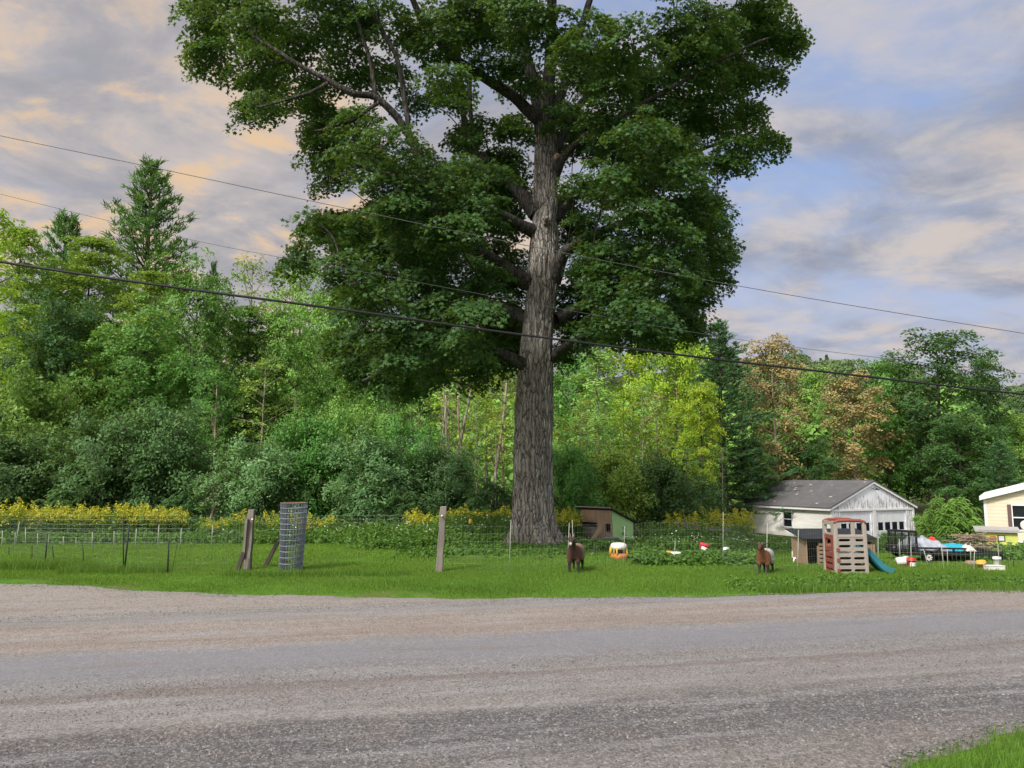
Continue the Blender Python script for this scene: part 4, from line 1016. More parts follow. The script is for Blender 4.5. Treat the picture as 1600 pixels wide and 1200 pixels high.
M_ROOFG = simple('grey roof sheet', (.36, .35, .34), .6, .1, 6)
M_TARP = simple('grey tarp', (.33, .36, .42), .5, .3, 5)
M_TURQ = simple('turquoise tarp', (.02, .36, .50), .45, .2, 5)
M_CLOTH = simple('pale sack', (.62, .60, .58), .8, .15, 9)

# ------------------------------------------------------------------ fences
def seg_px(pts): return [gpx(a, b) for a, b in pts]
def wire_net(path, h, dv, dh, rad, sag=.03):
    """welded wire along a ground path"""
    mb = MB(); P = [Vector(p) for p in path]; D = [0]
    for a, b in zip(P, P[1:]): D.append(D[-1]+(b-a).length)
    def pos(s):
        for i in range(len(P)-1):
            if s <= D[i+1] or i == len(P)-2: 
                f = (s-D[i])/(D[i+1]-D[i]); q = P[i].lerp(P[i+1], f); q.z = T(q.x, q.y); return q
    n_ = int(D[-1]/dv); off = [Vector((g.normal(0, .006), g.normal(0, .012), 0)) for _ in range(n_+1)]
    hh = [h*(1-sag*math.sin(i*.37)**2) for i in range(n_+1)]
    for i in range(n_+1):
        q = pos(i*dv); mb.tube([q+Vector((0, 0, .0)), q+off[i]+Vector((0, 0, hh[i]))], rad, 3, cap=False, smooth=False)
    k_ = int(h/dh)
    for j in range(k_+1):
        st = range(0, n_+1, 4); line = [pos(i*dv)+off[i]*(j/k_)+Vector((0, 0, .02+(hh[i]-.02)*j/k_)) for i in st]
        mb.tube(line, rad*1.15, 3, cap=False, smooth=False)
    return mb
def rod(a, b, r, mat, nm, par, n=6, label=None):
    mb = MB(); mb.tube([Vector(a)-Vector((0, 0, .05)), Vector(b)], [r, r*.9], n); return mb.build(nm, mat, par, label=label)
def topat(b, px, py): return at(px, py, b.y)
# front fence on the left
path = seg_px([(383, 891), (262, 897), (195, 893), (132, 888), (85, 884), (50, 873), (14, 867), (-60, 862)])
f = thing('wire_fence', 'welded wire fence with dark steel posts, bending back round the front of the left lawn', 'fence', path[0])
net = wire_net(path, .98, .075, .10, .0014).build('wire_mesh', M_FENCEW, None); net.parent = f; net.location = -Vector(path[0])
def sub(nm, mb, mat, par, label=None):
    """build in world coordinates under a thing standing at par.location"""
    o = mb.build(nm, mat, par, label=label); 
    for v in o.data.vertices: v.co -= par.location
    if par.rotation_euler[2]:
        mtx = Matrix.Rotation(-par.rotation_euler[2], 4, 'Z')
        for v in o.data.vertices: v.co = mtx @ v.co
    return o
for (bx, by, tx, ty, r) in ((262, 897, 263.5, 845, .017), (193, 893, 192.5, 808, .013), (194, 893, 202, 820, .02), (132, 888, 129, 852, .012), (85, 884, 82, 853, .012), (70, 883, 74.5, 833, .016), (50, 873, 50, 852, .010), (14, 868, 14, 855, .012), (268, 893, 277, 850, .006)):
    b = gpx(bx, by); mb = MB(); mb.tube([b-Vector((0, 0, .05)), topat(b, tx, ty)], [r, r], 6); sub('post', mb, M_TPOST, f)
# back fence
path = seg_px([(-60, 857), (40, 854), (145, 856), (283, 855), (420, 850), (520, 848), (640, 847)])
f = thing('wire_fence', 'wire fence along the back of the left lawn with thin white rods', 'fence', path[0])
sub('wire_mesh', wire_net(path, 1.0, .10, .13, .0024), M_FENCEW, f)
for (bx, by, tx, ty, m_) in ((3, 857, 4, 829, 0), (23, 855, 24, 832, 0), (24, 855, 30.5, 815, 0), (40, 855, 40, 824, 0), (59, 856, 59, 833, 0), (75.5, 855, 75.5, 835, 0), (99, 855, 99, 838, 0), (119, 855, 119, 840, 0), (144, 858, 144.5, 831, 0), (178, 856, 178.5, 830, 0),
                         (211, 857, 213.5, 826, 0), (246, 857, 248.5, 820, 0), (281.5, 857, 283.5, 825, 0), (330.5, 855, 332.5, 820, 0), (163, 850, 166, 836, 1), (485, 848, 489, 818, 1), (585, 846, 587, 815, 1)):
    b = gpx(bx, by); mb = MB(); mb.tube([b-Vector((0, 0, .05)), topat(b, tx, ty)], .012, 6); sub('post', mb, M_TPOST if m_ else M_WPOST, f, 'dark post' if m_ else None)
# netting on the right
path = seg_px([(690, 893), (797, 896), (888, 893), (975, 886), (1055, 883), (1130, 884), (1187, 899), (1247, 897), (1290, 893)])
f = thing('net_fence', 'fine pale netting on thin white rods, strung in front of the two goats', 'fence', path[0])
sub('netting', wire_net(path, 1.02, .075, .16, .0008), M_FENCEW, f)
for (bx, by, tx, ty) in ((795, 896, 798.5, 812), (886, 893, 889.5, 817), (897, 884, 894, 812), (974, 886, 976, 822), (1053, 884, 1055, 846), (1129.5, 884, 1130, 800), (1197, 899, 1199, 818), (1246, 897, 1247.5, 828)):
    b = gpx(bx, by); mb = MB(); mb.tube([b-Vector((0, 0, .05)), topat(b, tx, ty)], .0075, 6); sub('post', mb, M_WPOST, f)
path = seg_px([(1372, 888), (1423, 890), (1472, 892), (1523, 893), (1585, 890), (1660, 893)])
f = thing('net_fence', 'sagging netting on thin rods in front of the loaded trailer', 'fence', path[0])
sub('netting', wire_net(path, .75, .09, .17, .0011), M_FENCEW, f)
for (bx, by, tx, ty, m_) in ((1372, 888, 1372, 838, 0), (1407, 884, 1405, 842, 0), (1424, 890, 1423, 845, 0), (1452, 888, 1443, 858, 0), (1475, 892, 1471, 852, 0), (1481, 888, 1480, 858, 0), (1521, 893, 1523, 858, 0), (1517, 888, 1516.5, 848, 0), (1562, 886, 1559, 851, 0), (1585, 890, 1582, 868, 1)):
    b = gpx(bx, by); mb = MB(); mb.tube([b-Vector((0, 0, .05)), topat(b, tx, ty)], .0085, 6); sub('post', mb, M_TPOST if m_ else M_WPOST, f, 'dark post' if m_ else None)

# wooden posts and braces
def plank(name, label, cat, b0, t1, w, d, mat, Y=None, dy=0., group=None, sink=.12):
    b = gpx(*b0) if Y is None else on(b0[0], Y, b0[1]); t = at(t1[0], t1[1], b.y+dy)
    o = thing(name, label, cat, b, 0, group); v = t-b
    return o, v, b
def bent_post(w, d, v):
    mb = MB(); k_ = 9
    for i in range(k_):
        f0 = i/(k_-1)
    P = []
    for i in range(k_):
        f0 = i/(k_-1); c = v*f0 if i else -v.normalized()*.15
        s = 1-.08*f0+.03*math.sin(i*2.1)
        for a, b_ in ((-1, -1), (1, -1), (1, 1), (-1, 1)): P.append(Vector(c)+Vector((a*w/2*s+.006*math.sin(i*1.7+a), b_*d/2*s+.006*math.cos(i*2.3+b_), 0)))
    fs = []
    for i in range(k_-1):
        for q in range(4): fs.append((i*4+q, i*4+(q+1) % 4, i*4+4+(q+1) % 4, i*4+4+q))
    fs += [(3, 2, 1, 0), tuple((k_-1)*4+q for q in range(4))]
    mb.add(P, fs); return mb
b = gpx(386.5, 891); o = bent_post(.145, .14, at(393.5, 796, b.y+.1)-b).build('wooden_post', M_WOOD, None, b, bevel=.012)
tag(o, 'leaning weathered wooden post with a board on its side, left of the roll of fencing', 'post')
mb = MB(); p0 = at(381, 871, b.y-.05)-b; p1 = at(386, 811, b.y-.03)-b; mb.bar(p0, p1, .05, .09); mb.build('side_board', M_WOOD, o)
mb = MB(); mb.tube([at(394, 811.5, b.y-.06)-b, at(394.6, 811.5, b.y-.12)-b], .022, 8); mb.build('insulator', M_WHITE, o)
b = gpx(686, 894); o = bent_post(.15, .14, at(693, 791, b.y+.05)-b).build('wooden_post', M_WOOD, None, b, bevel=.012)
tag(o, 'upright weathered wooden post standing alone on the lawn left of the maple', 'post')
mb = MB(); mb.tube([at(690.5, 806, b.y-.05)-b, at(690.5, 806, b.y-.13)-b], .022, 8); mb.build('insulator', M_WHITE, o)
for lab, p0, p1 in (('dark board leaning against the foot of the left wooden post', (369, 894), (381, 863)), ('dark board leaning on the roll of fencing', (412, 886), (435, 845))):
    b = gpx(*p0); mb = MB(); mb.bar((0, 0, -.05), at(p1[0], p1[1], b.y+.12)-b, .085, .07, (0, 1, 0)); tag(mb.build('wooden_brace', M_DKWOOD, None, b), lab, 'board')
b = gpx(621, 836); mb = MB(); mb.bar((0, 0, -.1), at(625, 797, b.y)-b, .13, .13, (0, 1, 0)); tag(mb.build('wooden_post', M_PLYG, None, b, bevel=.01), 'thin grey post leaning in the flowering weeds at the back fence', 'post')
b = gpx(869, 838); mb = MB(); mb.bar((0, 0, -.1), at(871.5, 800, b.y)-b, .11, .11, (0, 1, 0)); tag(mb.build('wooden_post', M_BOARD, None, b, bevel=.01), 'pale post just right of the maple trunk', 'post')
b = gpx(734.5, 850); o = thing('steel_post', 'dark steel post with a yellow cap in the goldenrod left of the maple', 'post', b)
mb = MB(); mb.tube([(0, 0, -.1), at(735, 814, b.y)-b], .022, 6); mb.build('post', M_TPOST, o)
mb = MB(); c_ = at(735, 814, b.y)-b; mb.lathe([(.03, -.10), (.055, -.08), (.055, .03), (.03, .06)], c_, 10); mb.build('cap', M_YEL, o)
# rail fence in the goldenrod
b = on(1070, 32.5, 832); o = thing('rail_fence', 'short piece of old split rail fence in front of the goldenrod', 'fence', b)
mb = MB(); mb.bar((0, 0, -.1), at(1070, 811, b.y)-b, .13, .12, (0, 1, 0)); mb.build('post', M_WOOD, o)
mb = MB(); mb.bar((0, 0, -.1), at(1056, 812, b.y+.3)-b, .07, .07, (0, 1, 0)); mb.build('post', M_WOOD, o)
mb = MB(); mb.bar(at(1071, 823, b.y-.1)-b, at(1140, 828, b.y+.6)-b, .12, .13); mb.build('rail', M_WOOD, o)

# roll of wire fencing
b = gpx(453, 892); tv = at(460, 785, b.y)-b; o = thing('fencing_roll', 'upright roll of galvanised wire fencing beside the left wooden post', 'fencing', b); HT = tv.z
mb = MB(); rim = MB()
def rp(a, z):
    r = (.255+.045*z/HT)*(1-.10*(a/6.283)/2.6)+.012*math.sin(3*a+z*2); return Vector((tv.x*z/HT+r*math.cos(a), r*math.sin(a), z))
na = 26; turns = 3.6
for i in range(int(na*turns)):
    a = 6.283*i/na; mb.tube([rp(a, 0), rp(a, HT*.5), rp(a, HT)], 0.0062, 4, cap=False, smooth=False)
for j in range(13):
    z = .02+(HT-.03)*(j/12)**.92
    (rim if j == 12 else mb).tube([rp(6.283*i/24, z) for i in range(int(24*turns)+1)], 0.0085, 4, cap=False, smooth=False)
mb.build('wire_mesh', M_GALV, o); rim.build('top_wire', M_RUST, o)

# ------------------------------------------------------------------ goats
def goatmat(name, fn):
    m, n = new_mat(name); tc = n.node('ShaderNodeTexCoord').outputs['Object']; s = n.node('ShaderNodeSeparateXYZ'); n.link(tc, s.inputs[0])
    nz = n.math('MULTIPLY', n.math('SUBTRACT', n.noise(tc, 14, 4, .6), .5), .12); fine = n.noise(n.mapping(tc, scale=(1, 1, .4)), 60, 3, .6)
    c = fn(n, s.outputs[0], s.outputs[1], s.outputs[2], nz); c = n.mix(n.mapr(fine, .35, .7, 0, .35), c, (.02, .015, .012))
    n.link(c, n.b.inputs['Base Color']); n.b.inputs['Roughness'].default_value = .85; n.link(n.bump(fine, .5, .01), n.b.inputs['Normal']); return m
def goat(label, loc, rz, sc, mat, horn_h, hornmat):
    root = thing('goat', label, 'goat', loc, rz); root.scale = (sc,)*3
    J, E, Rd = [], [], []
    def j(p, r, par=None):
        J.append(p); Rd.append(r if isinstance(r, tuple) else (r, r)); i = len(J)-1
        if par is not None: E.append((par, i))
        return i
    mid = j((0, .10, .43), (.185, .185)); ch = j((0, -.14, .43), (.165, .18), mid); nb = j((0, -.27, .53), (.10, .11), ch); nk = j((0, -.34, .645), (.072, .08), nb)
    hd = j((0, -.385, .735), (.066, .07), nk); fr = j((0, -.45, .715), (.06, .055), hd); mz = j((0, -.545, .655), .036, fr); j((0, -.57, .645), .026, mz)
    rp_ = j((0, .31, .45), (.15, .155), mid); ta = j((0, .44, .52), .035, rp_); j((0, .50, .57), .02, ta)
    for s in (-1, 1):
        e = j((s*.085, -.365, .765), (.022, .014), hd); e2 = j((s*.14, -.37, .785), (.034, .010), e); j((s*.20, -.375, .80), (.012, .006), e2)
        a = j((s*.095, -.17, .30), (.062, .07), ch); a = j((s*.098, -.18, .17), .030, a); a = j((s*.098, -.185, .06), .023, a); j((s*.098, -.20, .005), .03, a)
        a = j((s*.10, .30, .33), (.075, .09), rp_); a = j((s*.105, .25, .25), .05, a); a = j((s*.10, .36, .155), .028, a); a = j((s*.10, .345, .06), .022, a); j((s*.10, .33, .005), .029, a)
    me = bpy.data.meshes.new('body'); me.from_pydata(J, E, []); o = link('body', me, mat, root)
    sk = o.modifiers.new('skin', 'SKIN'); sk.use_smooth_shade = True
    for i, r in enumerate(Rd): me.skin_vertices[0].data[i].radius = r; me.skin_vertices[0].data[i].use_root = (i == 0)
    sb = o.modifiers.new('sub', 'SUBSURF'); sb.levels = 2; sb.render_levels = 2
    for s in (-1, 1):
        mb = MB(); mb.tube([(s*.03, -.385, .78), (s*.038, -.375, .78+horn_h*.5), (s*.05, -.34, .78+horn_h)], [.016, .012, .003], 6); mb.build('horn', hornmat, root)
        mb = MB(); mb.lathe([(.001, -.011), (.008, -.007), (.011, 0), (.008, .007), (.001, .011)], (s*.057, -.455, .735), 8); mb.build('eye', M_BLACK, root)
    return root
BL = (.012, .010, .010)
def f1(n, x, y, z, nz):
    c = n.mix(n.mapr(n.math('ADD', y, nz), -.12, .10), (.085, .032, .020), (.24, .17, .105))
    c = n.mix(n.mapr(n.math('ABSOLUTE', x), .06, .02), c, n.mix(n.mapr(y, -.18, -.05), (.030, .014, .012), c))
    c = n.mix(n.mapr(n.math('ADD', z, nz), .27, .23), c, BL)
    c = n.mix(n.mapr(y, -.32, -.36), c, (.035, .018, .014)); return n.mix(n.mapr(y, -.535, -.55), c, (.45, .40, .36))
def f2(n, x, y, z, nz):
    c = n.mix(n.mapr(n.math('ADD', y, nz), -.10, -.03), (.20, .075, .030), (.50, .49, .48))
    c = n.mix(n.mapr(n.math('ADD', z, nz), .28, .24), c, BL); return n.mix(n.mapr(n.math('SUBTRACT', z, n.math('MULTIPLY', y, .5)), .86, .90), c, (.06, .03, .018))
hm_ = simple('horn', (.16, .13, .10), .6, .2, 20)
p = gpx(899, 894.5); goat('dark brown goat with tan flank in front of the maple roots, staring at the camera', p, R(-15), 1.0, goatmat('brown goat', f1), .10, hm_)
p = gpx(1196, 897.5); goat('goat with rust brown front and whitish rear beside the plastic climbing tower', p, R(-31), .88, goatmat('two coloured goat', f2), .03, hm_)

# ------------------------------------------------------------------ plank coop beside the maple
def frame_thing(name, label, cat, corner_px, Y, th, py):
    b = on(corner_px, Y, py); return thing(name, label, cat, b, th), b
def wallhit(px, py, o, d):
    """hit of a pixel ray with the vertical plane through o along horizontal direction d -> (distance along, height above o)"""
    a = at(px, py, 10.)-Vector((0, 0, CAMZ)); n_ = Vector((-d[1], d[0], 0)); t = (Vector(o)-Vector((0, 0, CAMZ))).dot(n_)/a.dot(n_)
    q = Vector((0, 0, CAMZ))+a*t; return (q-Vector(o)).dot(Vector((d[0], d[1], 0))), q.z-o[2]
th = R(40); o, b = frame_thing('plank_coop', 'small plank coop with a dark slanted roof and one pale green side behind the goat', 'coop', 956, 27.6, th, 845)
gd, ld = (math.cos(th), math.sin(th)), (-math.sin(th), math.cos(th))
Lw = wallhit(907, 820, b, ld)[0]; Ww = wallhit(990, 830, b, gd)[0]; hf = wallhit(956, 798, b, ld)[1]; hb = wallhit(990, 816, b, gd)[1]; s_ = .04
def q4(mb, pts, off): mb.prism(pts, (0, 0, 0), off)
# front wall (plane x=0) built round its door and screen openings: local y along wall
d0, dz0 = wallhit(956, 832, b, ld); d1, dz1 = wallhit(946, 818, b, ld); d0 = .04
w0, wz0 = wallhit(933, 823, b, ld); w1, wz1 = wallhit(909, 815, b, ld)
def xwall(mb, y0, y1, z0, z1, t=.03): mb.box((-t/2*0+t/2, (y0+y1)/2, (z0+z1)/2), (t, y1-y0, z1-z0))
up = MB(); lo_ = MB()
xwall(up, 0, Lw, wz1, hf); xwall(up, d1, w0, wz0-.02, wz1); xwall(up, 0, d0, -.1, wz1); xwall(up, d1, d1+.35, -.1, wz0-.02); xwall(up, w1, Lw, wz0-.02, wz1); xwall(up, d0, d1, dz1, wz1) if dz1 < wz1 else None
up.build('front_wall', M_PLY, o)
xwall(lo_, d1+.35, Lw, -.1, wz0-.02); xwall(lo_, d0, d1, -.1, max(.05, dz0)); lo_.build('lower_panel', M_PLYG, o)
mb = MB(); mb.box((.05, (w0+w1)/2, (wz0+wz1)/2), (.01, w1-w0+.04, wz1-wz0+.04)); mb.build('screen', M_BLACK, o)
mb = MB(); mb.prism([(0, 0, -.1), (Ww, 0, -.1), (Ww, 0, hb), (0, 0, hf)], (0, .002, 0), (0, .03, 0)); mb.build('side_wall', M_GREENP, o)
mb = MB(); mb.prism([(0, Lw, -.1), (Ww, Lw, -.1), (Ww, Lw, hb), (0, Lw, hf)], (0, -.03, 0), (0, -.002, 0)); mb.box((Ww-.015, Lw/2, hb/2-.05), (.03, Lw, hb+.1)); mb.build('back_wall', M_PLYG, o)
sl = (hb-hf)/Ww
mb = MB(); mb.prism([(-.14, -.1, hf-.14*sl+.01), (Ww+.2, -.1, hb+.2*sl+.01), (Ww+.2, -.1, hb+.2*sl+.06), (-.14, -.1, hf-.14*sl+.06)], (0, 0, 0), (0, Lw+.2, 0)); mb.build('roof', M_BLACK, o)
mb = MB(); mb.box((-.155, Lw/2, hf-.14*sl+.055), (.02, Lw+.24, .045)); mb.build('roof_trim', M_PLYG, o)
mb = MB(); mb.bar((-.5, .62, 0), (-.03, .45, .62), .16, .03, (1, 0, 1)); mb.build('ramp', M_BOARD, o)
mb = MB(); mb.box((.012, d0-.02, (dz1)/2), (.05, .06, dz1)); mb.box((-.012, d1+.03, dz1/2), (.03, .07, dz1)); mb.build('door_frame', M_PLY, o)
mb = MB(); mb.bar((Ww+.22, .3, hb-.05), (Ww+.75, .3, hb-.5), .05, .05); mb.build('prop', M_PLYG, o)
b = gpx(955, 845, 24.5); b = on(955, 26.9, 843); mb = MB()
mb.lathe([(.20, 0), (.24, .02), (.235, .07), (.255, .10), (.245, .15), (.265, .18), (.255, .23), (.28, .26), (.265, .26), (.24, .04), (.001, .04)], n=24); tag(mb.build('water_tub', M_GREYTUB, None, b), 'ribbed grey-blue tub at the door of the plank coop', 'tub')

# toy car shell, stakes, dishes, buckets
b = gpx(967, 873); o = thing('toy_car', 'faded ride-on toy car with a white roof and yellow pillars half sunk in the weeds', 'toy car', b, R(25)); k_ = 1.0
mb = MB()
def rbox(mb, c, d, nseg=5, pw=4.):
    """rounded box (superellipsoid)"""
    P, fs = [], []; nu, nv_ = 18, 11
    for i in range(nv_):
        v = -math.pi/2+math.pi*i/(nv_-1)
        for j_ in range(nu):
            u = 2*math.pi*j_/nu; cu, su, cv, sv = math.cos(u), math.sin(u), math.cos(v), math.sin(v); f_ = lambda q: math.copysign(abs(q)**(2/pw), q)
            P.append((c[0]+d[0]/2*f_(cv)*f_(cu), c[1]+d[1]/2*f_(cv)*f_(su), c[2]+d[2]/2*f_(sv)))
    for i in range(nv_-1):
        for j_ in range(nu): fs.append((i*nu+j_, i*nu+(j_+1) % nu, (i+1)*nu+(j_+1) % nu, (i+1)*nu+j_))
    mb.add(P, fs, True)
rbox(mb, (0, 0, .06), (.36, .44, .16)); mb.build('body', M_ORANGE, o)
for sx_ in (-1, 1):
    for (y0_, y1_, r_) in ((-.17, -.12, .026), (.15, .12, .05), (-.02, -.01, .022)):
        mb = MB(); mb.tube([(sx_*.155, y0_, .10), (sx_*.14, y1_, .30)], [r_, r_*.85], 8); mb.build('pillar', M_YEL, o)
mb = MB(); rbox(mb, (0, .0, .31), (.37, .40, .19), pw=2.8); mb.build('roof', M_WHITE, o)
mb = MB(); rbox(mb, (0, .02, .17), (.22, .26, .12), pw=3); mb.build('seat', M_BLACK, o)
for i, (px, py, h, lab) in enumerate(((929, 868, .22, 'short dark stake between the brown goat and the toy car'), (970.5, 871, .30, 'short dark stake standing right before the toy car'), (1031, 872, .36, 'dark stake in the weedy bed left of the yellow lid'))):
    b = gpx(px, py); mb = MB(); mb.tube([(0, 0, -.05), (.005, 0, h*.5), (0, .01, h)], [.024, .022, .02], 7); tag(mb.build('stake', M_DKWOOD, None, b), lab, 'stake')
def pail(mb, r, h, t=.012):
    mb.lathe([(r*.84, 0), (r*.86, .004), (r*.95, h*.72), (r*1.04, h*.73), (r*1.04, h*.80), (r*.97, h*.81), (r, h), (r-t, h), (r*.84-t, .02), (.001, .02)], n=24)
def bucket(label, mat, b, r, h, tilt=(0, 0, 0), name='bucket', lab_mat=None, upside=False, handle=True):
    o = thing(name, label, 'bucket', b); o.rotation_euler = tilt
    mb = MB(); pail(mb, r, h); 
    if upside:
        for i, v in enumerate(mb.v): mb.v[i] = (v[0], v[1], h-v[2])
    mb.build('pail', mat, o)
    if lab_mat:
        mb = MB(); P = []
        for i in range(9):
            a = -math.pi/2-.75+1.5*i/8
            for z in (h*.22, h*.6): rr = r*(.86+.125*z/h)+.004; P.append((rr*math.cos(a), rr*math.sin(a), z))
        mb.add(P, [(2*i, 2*i+2, 2*i+3, 2*i+1) for i in range(8)]); mb.build('sticker', lab_mat, o)
    if handle:
        mb = MB(); mb.tube([(r*1.05*math.cos(a), -.0-abs(math.sin(a))*r*.35, h*.78-math.sin(a)*r*.9*(1 if not upside else -.0)) for a in np.linspace(0, math.pi, 12)], .004, 5); mb.build('handle', M_GALV, o)
    return o
b = on(1097, 21.6, 858); bucket('tilted red bucket with a white sticker in the weeds left of the white bucket', M_PINKRED, b+Vector((0, 0, .04)), .13, .27, (R(-8), R(20), 0), lab_mat=M_WHITE)
b = on(1135, 21.2, 860); bucket('white bucket standing upside down in the weedy bed', M_WHITE, b, .105, .23, upside=True)
b = on(1044, 20.9, 862); mb = MB(); mb.lathe([(.001, .02), (.10, .02), (.12, .05), (.135, .05), (.125, .0), (.001, .0)], n=20); tag(mb.build('lid', M_YEL, None, b+Vector((0, 0, .06))), 'yellow round lid lying on the weeds', 'lid')
b = on(1056, 20.5, 864); mb = MB(); mb.lathe([(.001, .03), (.09, .03), (.12, .10), (.14, .10), (.11, 0), (.001, 0)], n=20); tag(mb.build('dish', M_WHITE, None, b+Vector((0, 0, .02))), 'white feeding dish beside the yellow lid', 'dish')
b = gpx(1408, 886); k_ = b.y/F
mb = MB()
bucket('white bucket lying on its side against the red bucket', M_WHITE, b+Vector((-.10, .0, .13)), 6.5*k_, 17*k_, (0, R(84), R(-6)), handle=False)
b = gpx(1424, 888); bucket('red bucket with a white sticker next to the fallen white bucket', M_RED, b, 6.6*k_, 15.5*k_, (0, R(2), 0), lab_mat=M_WHITE)
b = gpx(1535, 890); k_ = b.y/F; bucket('dented yellow bucket in the weeds under the trailer tail', M_YEL, b+Vector((0, 0, .02)), 7*k_, 12*k_, (R(6), R(-12), 0))
b = gpx(1558.5, 885); bucket('white bucket on a pale box at the right end of the trailer', M_WHITE, b+Vector((0, 0, .03)), 6.2*k_, 13*k_, (0, 0, R(20)))
b = gpx(1554, 892); mb = MB(); mb.box((0, 0, 3.5*k_), (24*k_, .22, 8*k_)); mb.box((0, 0, 7.7*k_), (25*k_, .24, 1.2*k_)); tag(mb.build('foam_box', M_CLOTH, None, b, bevel=.01), 'pale foam box under the right white bucket', 'box')
b = gpx(1517, 884); mb = MB(); rbox(mb, (0, 0, 4*k_), (17*k_, .25, 9*k_), pw=2.6); tag(mb.build('sack', M_PLY, None, b), 'brownish sack lying left of the yellow bucket', 'sack')

# ------------------------------------------------------------------ climbing tower
b = gpx(1331, 898); b.y += .02; TX0 = at(1304, 868, b.y).x-b.x; TX1 = at(1357, 868, b.y).x-b.x; W_ = TX1-TX0; HP = at(1331, 838, b.y).z-b.z; HT_ = at(1331, 812, b.y).z-b.z; D_ = .62
o = thing('climbing_tower', 'taupe and red plastic toddler climbing tower with a slide at the edge of the verge', 'climbing tower', b)
def holed(mb, M, x0, x1, z0, z1, hx0, hx1, hz0, hz1, t=.04, N=24, round_=False):
    """rectangular cell x0..x1, z0..z1 with a stadium hole, thickness t along +y, mapped by M"""
    cx_, cz_ = (hx0+hx1)/2, (hz0+hz1)/2; hw, hh = (hx1-hx0)/2, (hz1-hz0)/2; r = min(hw, hh); O, I = [], []
    angs = [2*math.pi*i/N for i in range(N)]+[math.atan2(sz*(z1-cz_ if sz > 0 else cz_-z0), sx_*(x1-cx_ if sx_ > 0 else cx_-x0)) % (2*math.pi) for sx_ in (-1, 1) for sz in (-1, 1)]
    angs = sorted(set(round(a, 5) for a in angs))
    for a in angs:
        ca, sa = math.cos(a), math.sin(a)
        kx = (x1-cx_)/ca if ca > 1e-6 else ((x0-cx_)/ca if ca < -1e-6 else 1e9); kz = (z1-cz_)/sa if sa > 1e-6 else ((z0-cz_)/sa if sa < -1e-6 else 1e9)
        k_ = min(kx, kz); O.append((cx_+ca*k_, cz_+sa*k_))
        e = 2/4.0; p_ = (math.copysign(abs(ca)**e, ca)*hw, math.copysign(abs(sa)**e, sa)*hh); I.append((cx_+p_[0], cz_+p_[1]))
    n_ = len(angs); P = [M @ Vector((x, yy, z)) for yy in (0, t) for S_ in (O, I) for x, z in S_]
    fs = []
    for i in range(n_):
        j_ = (i+1) % n_
        fs += [(i, j_, n_+j_, n_+i), (2*n_+i, 3*n_+i, 3*n_+j_, 2*n_+j_), (n_+i, n_+j_, 3*n_+j_, 3*n_+i)]
        fs.append((i, 2*n_+i, 2*n_+j_, j_))
    mb.add(P, fs)
I4 = Matrix()
def panel(mb, M, w, h, cols, rows, mx, mz, gapx, gapz, t=.04, x0=0., z0=0.):
    cw, ch_ = (w-2*mx)/cols, (h-2*mz)/rows
    for i in range(cols):
        for j_ in range(rows):
            a0 = x0+(0 if i == 0 else mx+i*cw); a1 = x0+(w if i == cols-1 else mx+(i+1)*cw); c0 = z0+(0 if j_ == 0 else mz+j_*ch_); c1 = z0+(h if j_ == rows-1 else mz+(j_+1)*ch_)
            q0, q1 = x0+mx+i*cw+gapx, x0+mx+(i+1)*cw-gapx; r0, r1 = z0+mz+j_*ch_+gapz, z0+mz+(j_+1)*ch_-gapz
            holed(mb, M, a0, a1, c0, c1, q0, q1, r0, r1, t)
mb = MB(); panel(mb, Matrix.Translation((TX0+.07, 0, 0)), W_-.09, HP, 2, 6, .01, .02, .028, .036); mb.build('front_panel', M_TAUPE, o, bevel=.004)
mb = MB(); panel(mb, Matrix.Translation((TX0+.07, D_-.04, 0)), W_-.09, HP*.55, 2, 3, .01, .02, .03, .036); mb.build('back_panel', M_TAUPE, o)
MS = Matrix.Translation((TX0+.02, D_, 0)) @ Matrix.Rotation(R(-90), 4, 'Z')
mb = MB(); panel(mb, MS, D_-.08, HP*.66, 1, 4, .04, .02, .04, .04, x0=.0); holed(mb, MS, 0, D_-.08, HP*.66, HP*1.02, .12, D_-.22, HP*.70, HP*.92); mb.build('side_panel', M_BRICK, o, bevel=.004)
MS2 = Matrix.Translation((TX1-.06, D_, 0)) @ Matrix.Rotation(R(-90), 4, 'Z')
mb = MB(); panel(mb, MS2, D_-.06, HP*.5, 1, 3, .04, .02, .05, .04); mb.build('side_panel', M_BRICK, o)
mb = MB()   # corner columns, lean in a little towards the top
for (cx_, cy_) in ((TX0+.04, .02), (TX1-.04, .02), (TX0+.04, D_-.04), (TX1-.04, D_-.04)):
    s_ = 1 if cx_ < 0 else -1; fw = .09 if cx_ < 0 else .075
    mb.prism([(cx_-fw/2, cy_-.035, -.03), (cx_+fw/2, cy_-.035, -.03), (cx_+fw/2+s_*.012, cy_-.035, HT_-.06), (cx_-fw/2+s_*.02, cy_-.035, HT_-.06)], (0, 0, 0), (0, .08, 0))
mb.box(((TX0+TX1)/2, .02, HP+.0), (W_-.1, .055, .07)); mb.build('frame', M_TAUPE, o, bevel=.015)
mb = MB(); h0, h1 = HP+.04, HT_-.05
MT = Matrix.Translation((TX0+.02, D_, 0)) @ Matrix.Rotation(R(-90), 4, 'Z'); holed(mb, MT, .0, D_-.08, HP*1.02, HT_-.04, .10, D_-.18, HP*1.07, HT_-.12, .045); mb.build('upper_side_panel', M_TAUPE, o, bevel=.004)
